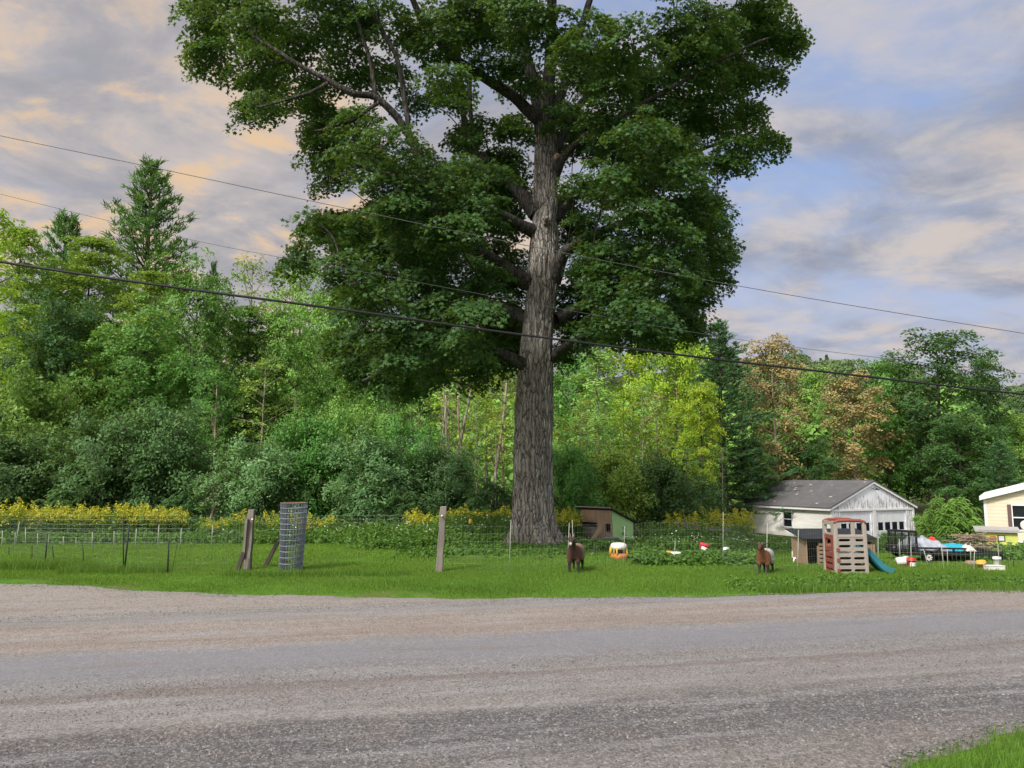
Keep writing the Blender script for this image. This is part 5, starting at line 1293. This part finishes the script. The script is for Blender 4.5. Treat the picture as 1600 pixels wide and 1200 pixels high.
for yy in (.015, D_-.04):
    mb = MB(); mb.tube([(TX0+.03, yy, HT_-.09), (TX0+.06, yy, HT_-.045), (TX0+.13, yy, HT_-.025), ((TX0+TX1)/2, yy, HT_-.015), (TX1-.13, yy, HT_-.025), (TX1-.06, yy, HT_-.045), (TX1-.03, yy, HT_-.09)], .036, 10); mb.build('top_bar', M_BRICK, o)
mb = MB(); mb.box(((TX0+TX1)/2, D_/2, HP*.52), (W_-.12, D_-.1, .04)); mb.build('platform', M_TAUPE, o)
mb = MB(); 
for z in (.08, .30, .52): mb.box((TX0+.075, -.012, z), (.07, .03, .085))
mb.build('clip', M_BRICK, o, bevel=.008)
mb = MB(); path_ = spline([(TX1-.05, .34, HP*.60), (TX1+.06, .32, HP*.52), (TX1+.22, .26, HP*.26), (TX1+.36, .20, .07), (TX1+.50, .16, .035)], 16)
prof = [(-.17, .09), (-.185, .10), (-.19, .0), (-.15, -.025), (.15, -.025), (.19, .0), (.185, .10), (.17, .09), (.14, .0), (-.14, .0)]
P = []
for i, p_ in enumerate(path_):
    for (u, z) in prof: P.append((p_[0]+z*.55, p_[1]+u, p_[2]+z))
n_ = len(prof); fs = [(i*n_+k_, i*n_+(k_+1) % n_, (i+1)*n_+(k_+1) % n_, (i+1)*n_+k_) for i in range(len(path_)-1) for k_ in range(n_)]+[tuple(range(n_))[::-1], tuple((len(path_)-1)*n_+k_ for k_ in range(n_))]
mb.add(P, fs, False); mb.build('slide', M_TEAL, o)

# ------------------------------------------------------------------ goat shelter behind the tower
b = gpx(1262, 884); k_ = b.y/F; o = thing('goat_shelter', 'low plywood goat shelter with a dark sheet roof behind the climbing tower', 'shelter', b)
Wd = 100*k_; Hh = 42*k_; Dp = .95
mb = MB(); mb.prism([(-.02, 0, -.05), (-.02, Dp, -.05), (-.02, Dp, Hh*.86), (-.02, .35, Hh*.98), (-.02, 0, Hh*.93)], (0, 0, 0), (.03, 0, 0)); mb.build('side_wall', M_PLY, o)
mb = MB(); mb.box((Wd/2, Dp-.02, Hh*.4), (Wd, .03, Hh*.9)); mb.box((Wd-.02, Dp/2, Hh*.4), (.03, Dp, Hh*.9)); mb.build('back_wall', M_DKWOOD, o)
mb = MB()
for j_ in range(6): mb.box((18*k_+.16, .0, .03+j_*.095), (.32, .025, .06))
for x_ in (18*k_, 18*k_+.3): mb.box((x_, .03, Hh*.34), (.05, .04, Hh*.74))
mb.build('slatted_front', M_PLY, o)
mb = MB()
for x_ in np.linspace(.9*Wd, 1.02*Wd, 4): mb.box((x_, -.02, Hh*.36), (.05, .03, Hh*.8))
mb.build('front_boards', M_PLY, o)
mb = MB(); mb.prism([(-.14, -.10, Hh*.95), (-.14, Dp+.1, Hh*1.20), (-.14, Dp+.1, Hh*1.23), (-.14, -.10, Hh*.98)], (0, 0, 0), (Wd+.25, 0, 0)); mb.build('roof', M_BLACK, o)
b = gpx(1248.5, 879); k_ = b.y/F; o = thing('toy_chair', 'small white plastic chair with a curved back left of the goat shelter', 'chair', b, R(-20))
mb = MB(); rbox(mb, (0, 0, .11), (.28, .24, .045), pw=3.5); mb.build('seat', M_WHITE, o)
mb = MB(); mb.tube([(-.15, .10, .10), (-.14, .12, .25), (-.08, .13, .33), (0, .135, .345), (.08, .13, .33), (.14, .12, .25), (.15, .10, .10)], [.022, .022, .026, .03, .026, .022, .022], 8); mb.build('backrest', M_WHITE, o)
for sx_ in (-1, 1):
    for sy_ in (-1, 1): mb = MB(); mb.tube([(sx_*.11, sy_*.09, .10), (sx_*.13, sy_*.11, -.01)], .018, 6); mb.build('leg', M_WHITE, o)

# ------------------------------------------------------------------ garage
th = R(25); Yg = 50.; b = on(1301, Yg, 842); o = thing('garage', 'white two-door garage with peeling paint and a dark shingle roof', 'garage', b, th)
gd, ld = (math.cos(th), math.sin(th)), (-math.sin(th), math.cos(th))
Lg = wallhit(1163.5, 800, b, ld)[0]; Wg = wallhit(1428, 800, b, gd)[0]; He = wallhit(1301, 793.5, b, ld)[1]; Hp = wallhit(1365.5, 753.5, b, gd)[1]
def clapmat():
    m, n = new_mat('white clapboard'); tc = n.node('ShaderNodeTexCoord').outputs['Object']; s = n.node('ShaderNodeSeparateXYZ'); n.link(tc, s.inputs[0])
    fz = n.math('FRACT', n.math('DIVIDE', s.outputs[2], .215)); line = n.mapr(fz, .0, .07, 1, 0)
    rowc = n.noise(n.mapping(tc, scale=(.6, .6, 5)), 1.0, 3, .6)
    c = n.mix(n.mapr(rowc, .35, .65), (.76, .76, .73), (.88, .88, .87))
    pn = n.noise(n.mapping(tc, scale=(1, .7, 2.2)), 2.2, 8, .7); hi_ = n.mapr(s.outputs[2], He-.75, He-.05)
    peel = n.mapr(n.math('ADD', pn, n.math('MULTIPLY', hi_, .13)), .70, .735)
    c = n.mix(peel, c, (.30, .25, .19)); c = n.mix(n.math('MULTIPLY', line, .55), c, (.22, .21, .19))
    c = n.mix(n.mapr(s.outputs[2], .35, .0, 0, .5), c, (.35, .36, .27))
    n.link(c, n.b.inputs['Base Color']); n.b.inputs['Roughness'].default_value = .8; n.link(n.bump(fz, .5, .03), n.b.inputs['Normal']); return m
def gablemat():
    m, n = new_mat('peeling white boards'); tc = n.node('ShaderNodeTexCoord').outputs['Object']; s = n.node('ShaderNodeSeparateXYZ'); n.link(tc, s.inputs[0])
    fx = n.math('FRACT', n.math('DIVIDE', s.outputs[0], .16)); line = n.mapr(fx, 0, .09, 1, 0)
    pn = n.noise(n.mapping(tc, scale=(3.0, 1, .55)), 2.4, 9, .72); ln_ = n.noise(n.mapping(tc, scale=(9, 1, .5)), 1.5, 5, .6)
    low = n.mapr(s.outputs[2], Hp-.2, He+.2)
    peel = n.mapr(n.math('ADD', n.math('MULTIPLY', pn, .8), n.math('ADD', n.math('MULTIPLY', ln_, .25), n.math('MULTIPLY', low, .10))), .60, .69)
    c = n.mix(n.noise(tc, 1.4, 3, .5), (.70, .74, .80), (.86, .88, .92)); c = n.mix(n.math('MULTIPLY', peel, .9), c, (.25, .22, .21)); c = n.mix(n.math('MULTIPLY', line, .4), c, (.2, .2, .2))
    n.link(c, n.b.inputs['Base Color']); n.b.inputs['Roughness'].default_value = .85; n.link(n.bump(peel, -.4, .02), n.b.inputs['Normal']); return m
def roofmat(name, dark, light, spot, row=.28):
    m, n = new_mat(name); tc = n.node('ShaderNodeTexCoord').outputs['Object']
    br = n.node('ShaderNodeTexBrick'); br.inputs['Scale'].default_value = 1; br.inputs['Brick Width'].default_value = .45; br.inputs['Row Height'].default_value = row; br.inputs['Mortar Size'].default_value = .012
    s = n.node('ShaderNodeSeparateXYZ'); n.link(tc, s.inputs[0]); cv = n.node('ShaderNodeCombineXYZ'); n.link(s.outputs[1], cv.inputs[0]); n.link(s.outputs[2], cv.inputs[1]); n.link(n.mapping(cv.outputs[0], scale=(1, 1.9, 1)), br.inputs['Vector'])
    br.inputs['Color1'].default_value = (.35, .35, .35, 1); br.inputs['Color2'].default_value = (.75, .75, .75, 1); br.inputs['Mortar'].default_value = (0, 0, 0, 1)
    big = n.noise(tc, .8, 5, .6); c = n.mix(n.math('ADD', n.math('MULTIPLY', br.outputs[0], .45), n.math('MULTIPLY', big, .45)), dark, light)
    vo = n.node('ShaderNodeTexVoronoi'); vo.inputs['Scale'].default_value = 1.25; n.link(n.mapping(cv.outputs[0], scale=(.75, 3.2, 1)), vo.inputs['Vector'])
    c = n.mix(n.mapr(n.math('ADD', vo.outputs['Distance'], n.math('MULTIPLY', n.noise(tc, 9, 3, .6), .2)), .235, .19), c, spot)
    n.link(c, n.b.inputs['Base Color']); n.b.inputs['Roughness'].default_value = .9; n.link(n.bump(br.outputs[0], .4, .02), n.b.inputs['Normal']); return m
M_CLAP, M_GABLE = clapmat(), gablemat(); M_SHING = roofmat('dark shingles', (.05, .05, .055), (.16, .155, .162), (.42, .40, .37))
M_TRIM = simple('white trim', (.72, .73, .74), .7, .1, 6, dirt=((.45, .43, .40), .66))
M_DOOR = simple('white garage door', (.68, .71, .76), .7, .08, 4, dirt=((.5, .5, .5), .64))
# window in the left wall
y0, z1 = wallhit(1236.8, 800, b, ld); y1, z0 = wallhit(1224.8, 822, b, ld); 
mb = MB(); t_ = .1
def lwall(a0, a1, c0, c1): mb.box((t_/2, (a0+a1)/2, (c0+c1)/2), (t_, a1-a0, c1-c0))
lwall(.0, y0, -.2, He); lwall(y1, Lg, -.2, He); lwall(y0, y1, -.2, z0); lwall(y0, y1, z1, He)
mb.box((Wg/2, Lg-.05, He/2-.1), (Wg-.2, t_, He+.2)); mb.box((Wg-t_/2, Lg/2, He/2-.1), (t_, Lg, He+.2)); mb.build('wall', M_CLAP, o)
win = MB(); win.box((-.012, (y0+y1)/2, z0-.03), (.10, y1-y0+.22, .06)); win.box((-.006, y0-.045, (z0+z1)/2), (.05, .09, z1-z0)); win.box((-.006, y1+.045, (z0+z1)/2), (.05, .09, z1-z0)); win.box((-.006, (y0+y1)/2, z1+.05), (.05, y1-y0+.2, .1)); win.box((.02, (y0+y1)/2, (z0+z1)/2), (.04, y1-y0, .06))
w_ = win.build('window', M_TRIM, o); mb = MB(); mb.box((.05, (y0+y1)/2, (z0+z1)/2), (.02, y1-y0, z1-z0)); mb.build('pane', M_GLASS, w_)
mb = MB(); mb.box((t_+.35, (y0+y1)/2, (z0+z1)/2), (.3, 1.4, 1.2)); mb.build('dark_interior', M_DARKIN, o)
# gable face: doors
xs = [wallhit(px, 820, b, gd)[0] for px in (1313.5, 1362, 1371.5, 1416)]; zd = wallhit(1340, 798.5, b, gd)[1]; zw1 = wallhit(1395, 815.5, b, gd)[1]; zw0 = wallhit(1395, 828, b, gd)[1]
mb = MB(); cyy = .05
for a0, a1 in ((0.002, xs[0]), (xs[1], xs[2]), (xs[3], Wg-.002)): mb.box(((a0+a1)/2, cyy, zd/2-.1), (a1-a0, .1, zd+.2))
mb.box((Wg/2, cyy, (zd+He)/2), (Wg-.004, .1, He-zd)); 
mb.prism([(.0, 0, He), (Wg, 0, He), (Wg/2, 0, Hp)], (0, .0, 0), (0, .1, 0)); mb.build('gable_wall', M_GABLE, o); mb = MB(); mb.prism([(.0, 0, He), (Wg, 0, He), (Wg/2, 0, Hp)], (0, Lg-.1, 0), (0, Lg, 0)); mb.build('rear_gable', M_GABLE, o)
for a0, a1 in ((xs[0], xs[1]), (xs[2], xs[3])):
    mb = MB(); mb.box(((a0+a1)/2, .09, (zd+zw1)/2), (a1-a0, .05, zd-zw1)); mb.box(((a0+a1)/2, .09, zw0/2-.1), (a1-a0, .05, zw0+.2))
    nwp = 4; cw = (a1-a0)/nwp
    for i in range(nwp+1): mb.box((min(max(a0+i*cw, a0+.06), a1-.06), .09, (zw0+zw1)/2), (.17 if 0 < i < nwp else .12, .05, zw1-zw0))
    for i in range(1, nwp): mb.box((a0+i*cw, .062, (zd+zw1)/2), (.03, .012, zd-zw1))
    for z in (.15, zw0-.35): mb.box(((a0+a1)/2, .062, z), (a1-a0, .012, .03))
    d_ = mb.build('garage_door', M_DOOR, o)
    for i in range(nwp): mb = MB(); mb.box((a0+(i+.5)*cw, .10, (zw0+zw1)/2), (cw-.1, .02, zw1-zw0)); mb.build('pane', M_GLASS, d_)
mb = MB()   # trim: head board, corner boards, rakes
mb.box((Wg/2, -.02, zd+.07), (Wg, .04, .13)); mb.box((.07, -.017, He/2-.1), (.15, .035, He+.2)); mb.box((Wg-.07, -.017, He/2-.1), (.15, .035, He+.2)); mb.box(((xs[1]+xs[2])/2, -.014, zd/2-.1), (.28, .03, zd+.2))
mb.box((-.017, Lg-.06, He/2-.1), (.035, .12, He+.2)); mb.box((-.02, .05, He/2-.1), (.03, .12, He+.18))
sl = (Hp-He)/(Wg/2)
for s_ in (0, 1):
    A = Vector((-.22, -.12, He-.22*sl)) if not s_ else Vector((Wg+.22, -.12, He-.22*sl)); mb.bar(A, (Wg/2, -.12, Hp), .04, .17, (0, 0, 1))
mb.box((-.24, Lg/2, He-.22*sl-.03), (.03, Lg+.3, .15)); mb.build('trim', M_TRIM, o)
mb = MB()
for s_ in (0, 1):
    q0 = (-.27, He-.27*sl+.05) if not s_ else (Wg+.27, He-.27*sl+.05)
    mb.prism([(q0[0], 0, q0[1]), (Wg/2, 0, Hp+.05), (Wg/2, 0, Hp+.13), (q0[0], 0, q0[1]+.08)], (0, -.16, 0), (0, Lg+.16, 0))
mb.build('roof', M_SHING, o)
mb = MB(); zl = Hp-.42; mb.tube([(Wg/2, 0, zl), (Wg/2, -.22, zl+.06), (Wg/2, -.32, zl)], .025, 6); mb.lathe([(.03, .10), (.05, .05), (.16, -.02), (.17, -.05), (.02, -.03)], (Wg/2, -.34, zl-.05), 14); mb.build('lamp', M_BLACK, o)

# ------------------------------------------------------------------ cream house at the right edge
Yh = 42.; b = on(1543, Yh, 858); k_ = Yh/F; hr = R(-33); o = thing('house', 'cream clapboard house with a low white-edged gable at the right edge', 'house', b, hr); hd_ = (math.cos(hr), math.sin(hr))
X = lambda px: wallhit(px, 800, b, hd_)[0]
Zp = lambda py: wallhit(1570, py, b, hd_)[1]
Wh = 8.4; ze = wallhit(1543, 780.5, b, hd_)[1]; slh = (wallhit(1600, 766, b, hd_)[1]-ze)/X(1600); zs = wallhit(1545, 846, b, hd_)[1]
def sidemat():
    m, n = new_mat('cream siding'); tc = n.node('ShaderNodeTexCoord').outputs['Object']; s = n.node('ShaderNodeSeparateXYZ'); n.link(tc, s.inputs[0])
    fz = n.math('FRACT', n.math('DIVIDE', s.outputs[2], .19)); c = n.mix(n.noise(tc, 1.1, 4, .6), (.70, .62, .47), (.80, .73, .58)); c = n.mix(n.mapr(fz, 0, .16, .75, 0), c, (.30, .24, .15))
    n.link(c, n.b.inputs['Base Color']); n.b.inputs['Roughness'].default_value = .6; n.link(n.bump(fz, .6, .03), n.b.inputs['Normal']); return m
M_SIDE = sidemat(); wx0, wx1, wz0, wz1 = X(1582), X(1582)+1.5, Zp(827), Zp(789.5)
mb = MB()
def fw(a0, a1, c0, c1): mb.box(((a0+a1)/2, .06, (c0+c1)/2), (a1-a0, .12, c1-c0))
fw(0, wx0, zs, ze); fw(wx0, wx1, zs, wz0); fw(wx0, wx1, wz1, ze); fw(wx1, Wh, zs, ze); mb.prism([(0, 0, ze), (Wh, 0, ze), (Wh/2, 0, ze+slh*Wh/2)], (0, 0, 0), (0, .12, 0)); mb.box((.06, 6, (zs+ze)/2), (.12, 11.7, ze-zs)); mb.box((Wh-.06, 6, (zs+ze)/2), (.12, 11.7, ze-zs)); mb.box((Wh/2, 11.95, (zs+ze)/2), (Wh, .1, ze-zs)); mb.build('wall', M_SIDE, o)
mb = MB(); mb.box((Wh/2, .12, zs/2-.15), (Wh-.1, .06, zs+.3)); mb.box((.1, 6, zs/2-.15), (.06, 11.6, zs+.3)); mb.build('skirting', M_DARKIN, o)
mb = MB(); mb.box((.05, -.015, (zs+ze)/2), (.12, .03, ze-zs)); mb.box((-.015, .1, (zs+ze)/2), (.03, .2, ze-zs)); mb.box((Wh/2, -.012, zs+.04), (Wh, .03, .09)); mb.build('corner_trim', M_TRIM, o)
mb = MB()
for s_ in (0, 1):
    q0 = -.2 if not s_ else Wh+.2; z0 = ze-.2*slh
    mb.prism([(q0, 0, z0+.02), (Wh/2, 0, ze+slh*Wh/2+.02), (Wh/2, 0, ze+slh*Wh/2+.24), (q0, 0, z0+.24)], (0, -.3, 0), (0, 12.3, 0))
mb.build('roof', M_TRIM, o)
mb = MB(); fr_ = .07
for c_, d_ in ((((wx0+wx1)/2, -.01, wz0-.04), (wx1-wx0+.2, .07, .09)), (((wx0+wx1)/2, -.005, wz1+.03), (wx1-wx0+.14, .06, .08)), ((wx0-.03, -.005, (wz0+wz1)/2), (.08, .06, wz1-wz0)), ((wx1+.03, -.005, (wz0+wz1)/2), (.08, .06, wz1-wz0)), (((wx0+wx1)/2, .03, (wz0+wz1)/2), (wx1-wx0, .05, .06))): mb.box(c_, d_)
w_ = mb.build('window', M_TRIM, o); mb = MB(); mb.box(((wx0+wx1)/2, .09, (wz0+wz1)/2), (wx1-wx0, .02, wz1-wz0)); mb.build('pane', M_GLASS, w_)
mb = MB(); rbox(mb, (wx0+.55, .06, wz0+.25), (.5, .06, .5), pw=2.2); mb.build('curtain', M_CLOTH, w_)
mb = MB(); a0, a1 = X(1574), X(1580.5); mb.box(((a0+a1)/2, -.03, (wz0+wz1)/2), (a1-a0, .04, wz1-wz0+.1))
for q_ in range(10): mb.box(((a0+a1)/2, -.055, wz0+.1+q_*(wz1-wz0-.2)/9), (a1-a0-.06, .012, .05))
mb.build('shutter', simple('brown shutter', (.14, .09, .085), .7, .15, 6), o)

# ------------------------------------------------------------------ yellow-green hutch on legs
b = gpx(1560, 866); Yc = b.y; print('hutch', b); k_ = Yc/F; o = thing('hutch', 'yellow-green hutch on legs with a grey roof before the cream house', 'hutch', b, R(-27))
X = lambda px: (px-1560)*k_
Zp = lambda py: at(1560, py, Yc).z-b.z
zb, zt = Zp(851.5), Zp(830); dp = .75
mb = MB(); mb.box((X(1561.5), dp/2, (zb+zt)/2), (X(1587)-X(1536), dp, zt-zb)); mb.build('body', M_LIME, o, bevel=.01)
mb = MB(); mb.box((X(1561), dp/2-.02, zt+.06), (X(1591)-X(1531), dp+.3, .05), (R(9), 0, 0)); mb.build('roof', M_ROOFG, o)
mb = MB(); mb.box((X(1562), -.03, zt-.0), (X(1588)-X(1536), .04, .07)); mb.build('roof_beam', M_DKWOOD, o)
mb = MB(); mb.box((X(1554.5), -.012, (Zp(847)+Zp(838))/2), (X(1558.5)-X(1550.5), .025, Zp(838)-Zp(847))); mb.build('door', M_RED, o)
mb = MB(); mb.box((X(1565.5), -.008, (Zp(845.5)+Zp(836))/2), (X(1570.5)-X(1560.5), .03, Zp(836)-Zp(845.5))); w_ = mb.build('window', M_DKWOOD, o); mb = MB(); mb.box((X(1565.5), -.018, (Zp(844.5)+Zp(837.3))/2), (X(1569)-X(1562), .03, Zp(837.3)-Zp(844.5))); mb.build('pane', M_CLOTH, w_)
for px in (1539, 1571):
    for yy in (.06, dp-.06): mb = MB(); mb.box((X(px), yy, zb/2-.05), (.09, .09, zb+.1)); mb.build('leg', M_LIME, o)

# ------------------------------------------------------------------ loaded utility trailer
b = gpx(1480, 880); Yt = b.y; print('trailer', b); k_ = Yt/F; o = thing('utility_trailer', 'black utility trailer with raised mesh ramp, heaped with tarps beside the house', 'trailer', b)
X = lambda px: (px-1480)*k_
Zp = lambda py: at(1480, py, Yt).z-b.z
zf = Zp(865); x0, x1 = X(1424), X(1536); dp = 1.25
mb = MB()
for yy in (0, dp):
    mb.bar((x0, yy, zf), (x1, yy, zf-.03), .06, .08); mb.bar((x0, yy, Zp(856)), (x1, yy, Zp(858)), .045, .045)
    for x_ in np.linspace(x0, x1, 6): mb.bar((x_, yy, zf), (x_, yy, Zp(857)), .04, .04)
for x_ in np.linspace(x0, x1, 6): mb.bar((x_, 0, zf-.02), (x_, dp, zf-.02), .05, .05)
mb.box(((x0+x1)/2, dp/2, zf+.03), (x1-x0, dp-.05, .03)); mb.bar((x1, 0, zf), (x1+.9, dp/2, zf-.05), .06, .06); mb.bar((x1, dp, zf), (x1+.9, dp/2, zf-.05), .06, .06); mb.bar((x1+.85, dp/2, zf-.05), (x1+.85, dp/2, -.05), .05, .05)
mb.build('frame', M_BLACK, o)
mb = MB(); r0, r1 = X(1409), X(1434.5); zr0, zr1 = Zp(861), Zp(830.5); yg0, yg1 = -.02, .55
def gp(f_, z): return Vector((r0+(r1-r0)*f_, yg0+(yg1-yg0)*(1-f_), z))
for f_ in np.linspace(0, 1, 5): mb.bar(gp(f_, zr0), gp(f_, zr1), .045 if f_ in (0, 1) else .03, .03)
for z in (zr0, zr1): mb.bar(gp(0, z), gp(1, z), .05, .05)
for z in np.linspace(zr0, zr1, 16)[1:-1]: mb.bar(gp(0, z), gp(1, z), .010, .010)
for f_ in np.linspace(0, 1, 22)[1:-1]: mb.bar(gp(f_, zr0), gp(f_, zr1), .010, .010)
mb.build('ramp_gate', M_BLACK, o)
xw, zw, rw = X(1446), Zp(869.5), 8.2*k_
for yy in (-.14, dp+.14):
    RM = Matrix.Rotation(R(90), 4, 'X'); mb = MB(); mb.lathe([(rw*.6, -.08), (rw*.95, -.08), (rw, -.05), (rw, .05), (rw*.95, .08), (rw*.6, .08), (rw*.6, -.08)], (xw, yy, zw), 24, RM, cap=False); wh = mb.build('wheel', M_BLACK, o)
    mb = MB(); mb.lathe([(rw*.62, .06), (rw*.62, -.06)], (xw, yy, zw), 20, RM, cap=False); mb.lathe([(rw*.2, .065), (rw*.2, -.05)], (xw, yy, zw), 12, RM)
    for q_ in range(8): a = 6.283*q_/8; mb.bar((xw, yy-.05, zw), (xw+math.cos(a)*rw*.62, yy-.05, zw+math.sin(a)*rw*.62), .045, .03)
    mb.build('rim', M_CLOTH, wh)
    mb = MB(); pts_ = [(xw+math.cos(a)*rw*1.2, yy, zw+math.sin(a)*rw*1.2) for a in np.linspace(R(10), R(170), 9)]
    for p_, q_ in zip(pts_, pts_[1:]): mb.bar(p_, q_, .2, .02, (0, 0, 1))
    mb.build('fender', M_BLACK, o)
def heap(name, label, cat, px0, px1, pyt, zbase, depth, mat, yc, seed, bumps=1.):
    gg = np.random.default_rng(seed); n_, m_ = 34, 20; cx_ = X((px0+px1)/2); hw = X(px1)-X((px0+px1)/2); hgt = Zp(pyt)-zbase; P = []; fs = []
    ph = gg.random(8)*6.28
    for i in range(n_):
        for j_ in range(m_):
            u, v = -1+2*i/(n_-1), -1+2*j_/(m_-1); e = max(0, 1-abs(u)**2.2)**.6*max(0, 1-abs(v)**2.4)**.6
            q = mnoise.noise(Vector((u*2.2+seed, v*2.2, .5)))*.5+mnoise.noise(Vector((u*6+seed, v*5, 1.5)))*.28+abs(mnoise.noise(Vector((u*4, v*9+u*3+seed, 3.))))*.35-.1
            P.append((cx_+u*hw*(1+.1*mnoise.noise(Vector((v*3, seed, 0)))), yc+v*depth/2*(1+.12*mnoise.noise(Vector((u*3, seed, 5)))), zbase+hgt*e*(.78+.55*q*bumps)-.03*(1-e)))
    for i in range(n_-1):
        for j_ in range(m_-1): fs.append((i*m_+j_, (i+1)*m_+j_, (i+1)*m_+j_+1, i*m_+j_+1))
    # closed underneath
    base = len(P); rim = [i*m_ for i in range(n_)]+[(n_-1)*m_+j_ for j_ in range(1, m_)]+[i*m_+m_-1 for i in range(n_-2, -1, -1)]+[j_ for j_ in range(m_-2, 0, -1)]
    fs.append(tuple(rim[::-1]))
    ob = MB().add(P, fs, True).build(name, mat, None, b); tag(ob, label, cat); return ob
zt = zf+.05
heap('tarp', 'crumpled grey tarp heaped over the left half of the trailer load', 'tarp', 1429, 1495, 838, zt, 1.1, M_TARP, dp*.5, 3, 1.3)
heap('tarp', 'turquoise tarp lying along the right half of the trailer load', 'tarp', 1484, 1534, 850, zt, 1.0, M_TURQ, dp*.45, 8, .9)
heap('bundle', 'red bundle on top of the trailer load behind the grey tarp', 'bundle', 1478, 1491, 839.5, zt+.12, .35, M_RED, dp*.62, 5, .6)
heap('sack', 'whitish sack at the right end of the turquoise tarp', 'sack', 1509, 1524, 850, zt+.04, .4, M_CLOTH, .12, 6, .6)
# brush pile
b2 = on(1522, Yt+1.9, 860); mb = MB(); gg = np.random.default_rng(4); zz_ = at(1524, 838, Yt+1.9).z-b2.z
for i in range(60):
    a = gg.normal(0, .28)+(math.pi if gg.random() < .5 else 0); L_ = gg.uniform(.3, .8); c_ = np.array([gg.normal(0, .17), gg.normal(0, .2), zz_*gg.random()**.6])
    d_ = np.array([math.cos(a), gg.normal(0, .3), math.sin(a)*.6+gg.normal(0, .1)])*L_/2; c_[2] = max(c_[2], abs(d_[2])+.02); mb.tube([c_-d_, c_+[0, 0, .03], c_+d_], [.02, .017, .008], 5, cap=False)
for x_ in (-.2, .25): mb.tube([(x_, 0, 0), (x_+.05, 0, zz_*1.15)], .03, 6)
tag(mb.build('brush_pile', simple('grey sticks', (.22, .17, .125), .9, .4, 9), None, b2), 'pile of bare cut branches between the trailer and the hutch', 'brush pile')

# ------------------------------------------------------------------ overhead wires
def wire(label, pts, r, mat):
    Q = [at(px, py, Y) for px, py, Y in pts]; Q = spline([tuple(q) for q in Q], 60)
    e0 = Q[0]+(Q[0]-Q[1])*6; e1 = Q[-1]+(Q[-1]-Q[-2])*6
    mb = MB(); mb.tube([e0]+list(Q)+[e1], r, 6); tag(mb.build('overhead_wire', mat), label, 'wire')
M_CABLE = simple('black cable', (.014, .014, .016), .6, .2, 3); M_WIREG = simple('grey green wire', (.07, .08, .075), .6, .2, 3)
wire('thin wire, uppermost of the three, crossing the photo from upper left', [(-250, 158, 13.2), (0, 212, 13.4), (250, 264, 13.6), (500, 317, 13.8), (850, 389, 14.1), (1200, 455, 14.4), (1600, 521, 14.8), (1900, 567, 15.1)], .0062, M_WIREG)
wire('thinnest wire, between the upper wire and the thick cable', [(-250, 236, 14.4), (0, 303, 14.5), (310, 377, 14.6), (600, 431, 14.7), (900, 487, 14.8), (1200, 537, 15), (1600, 584, 15.3), (1900, 612, 15.5)], .0042, M_WIREG)
wire('thick twisted black cable, lowest of the overhead wires', [(-250, 365, 10.0), (0, 409, 10.5), (280, 450, 11), (560, 487, 11.6), (800, 521, 12.2), (1100, 559, 13), (1350, 588, 13.8), (1600, 616, 14.6), (1900, 645, 15.6)], .019, M_CABLE)
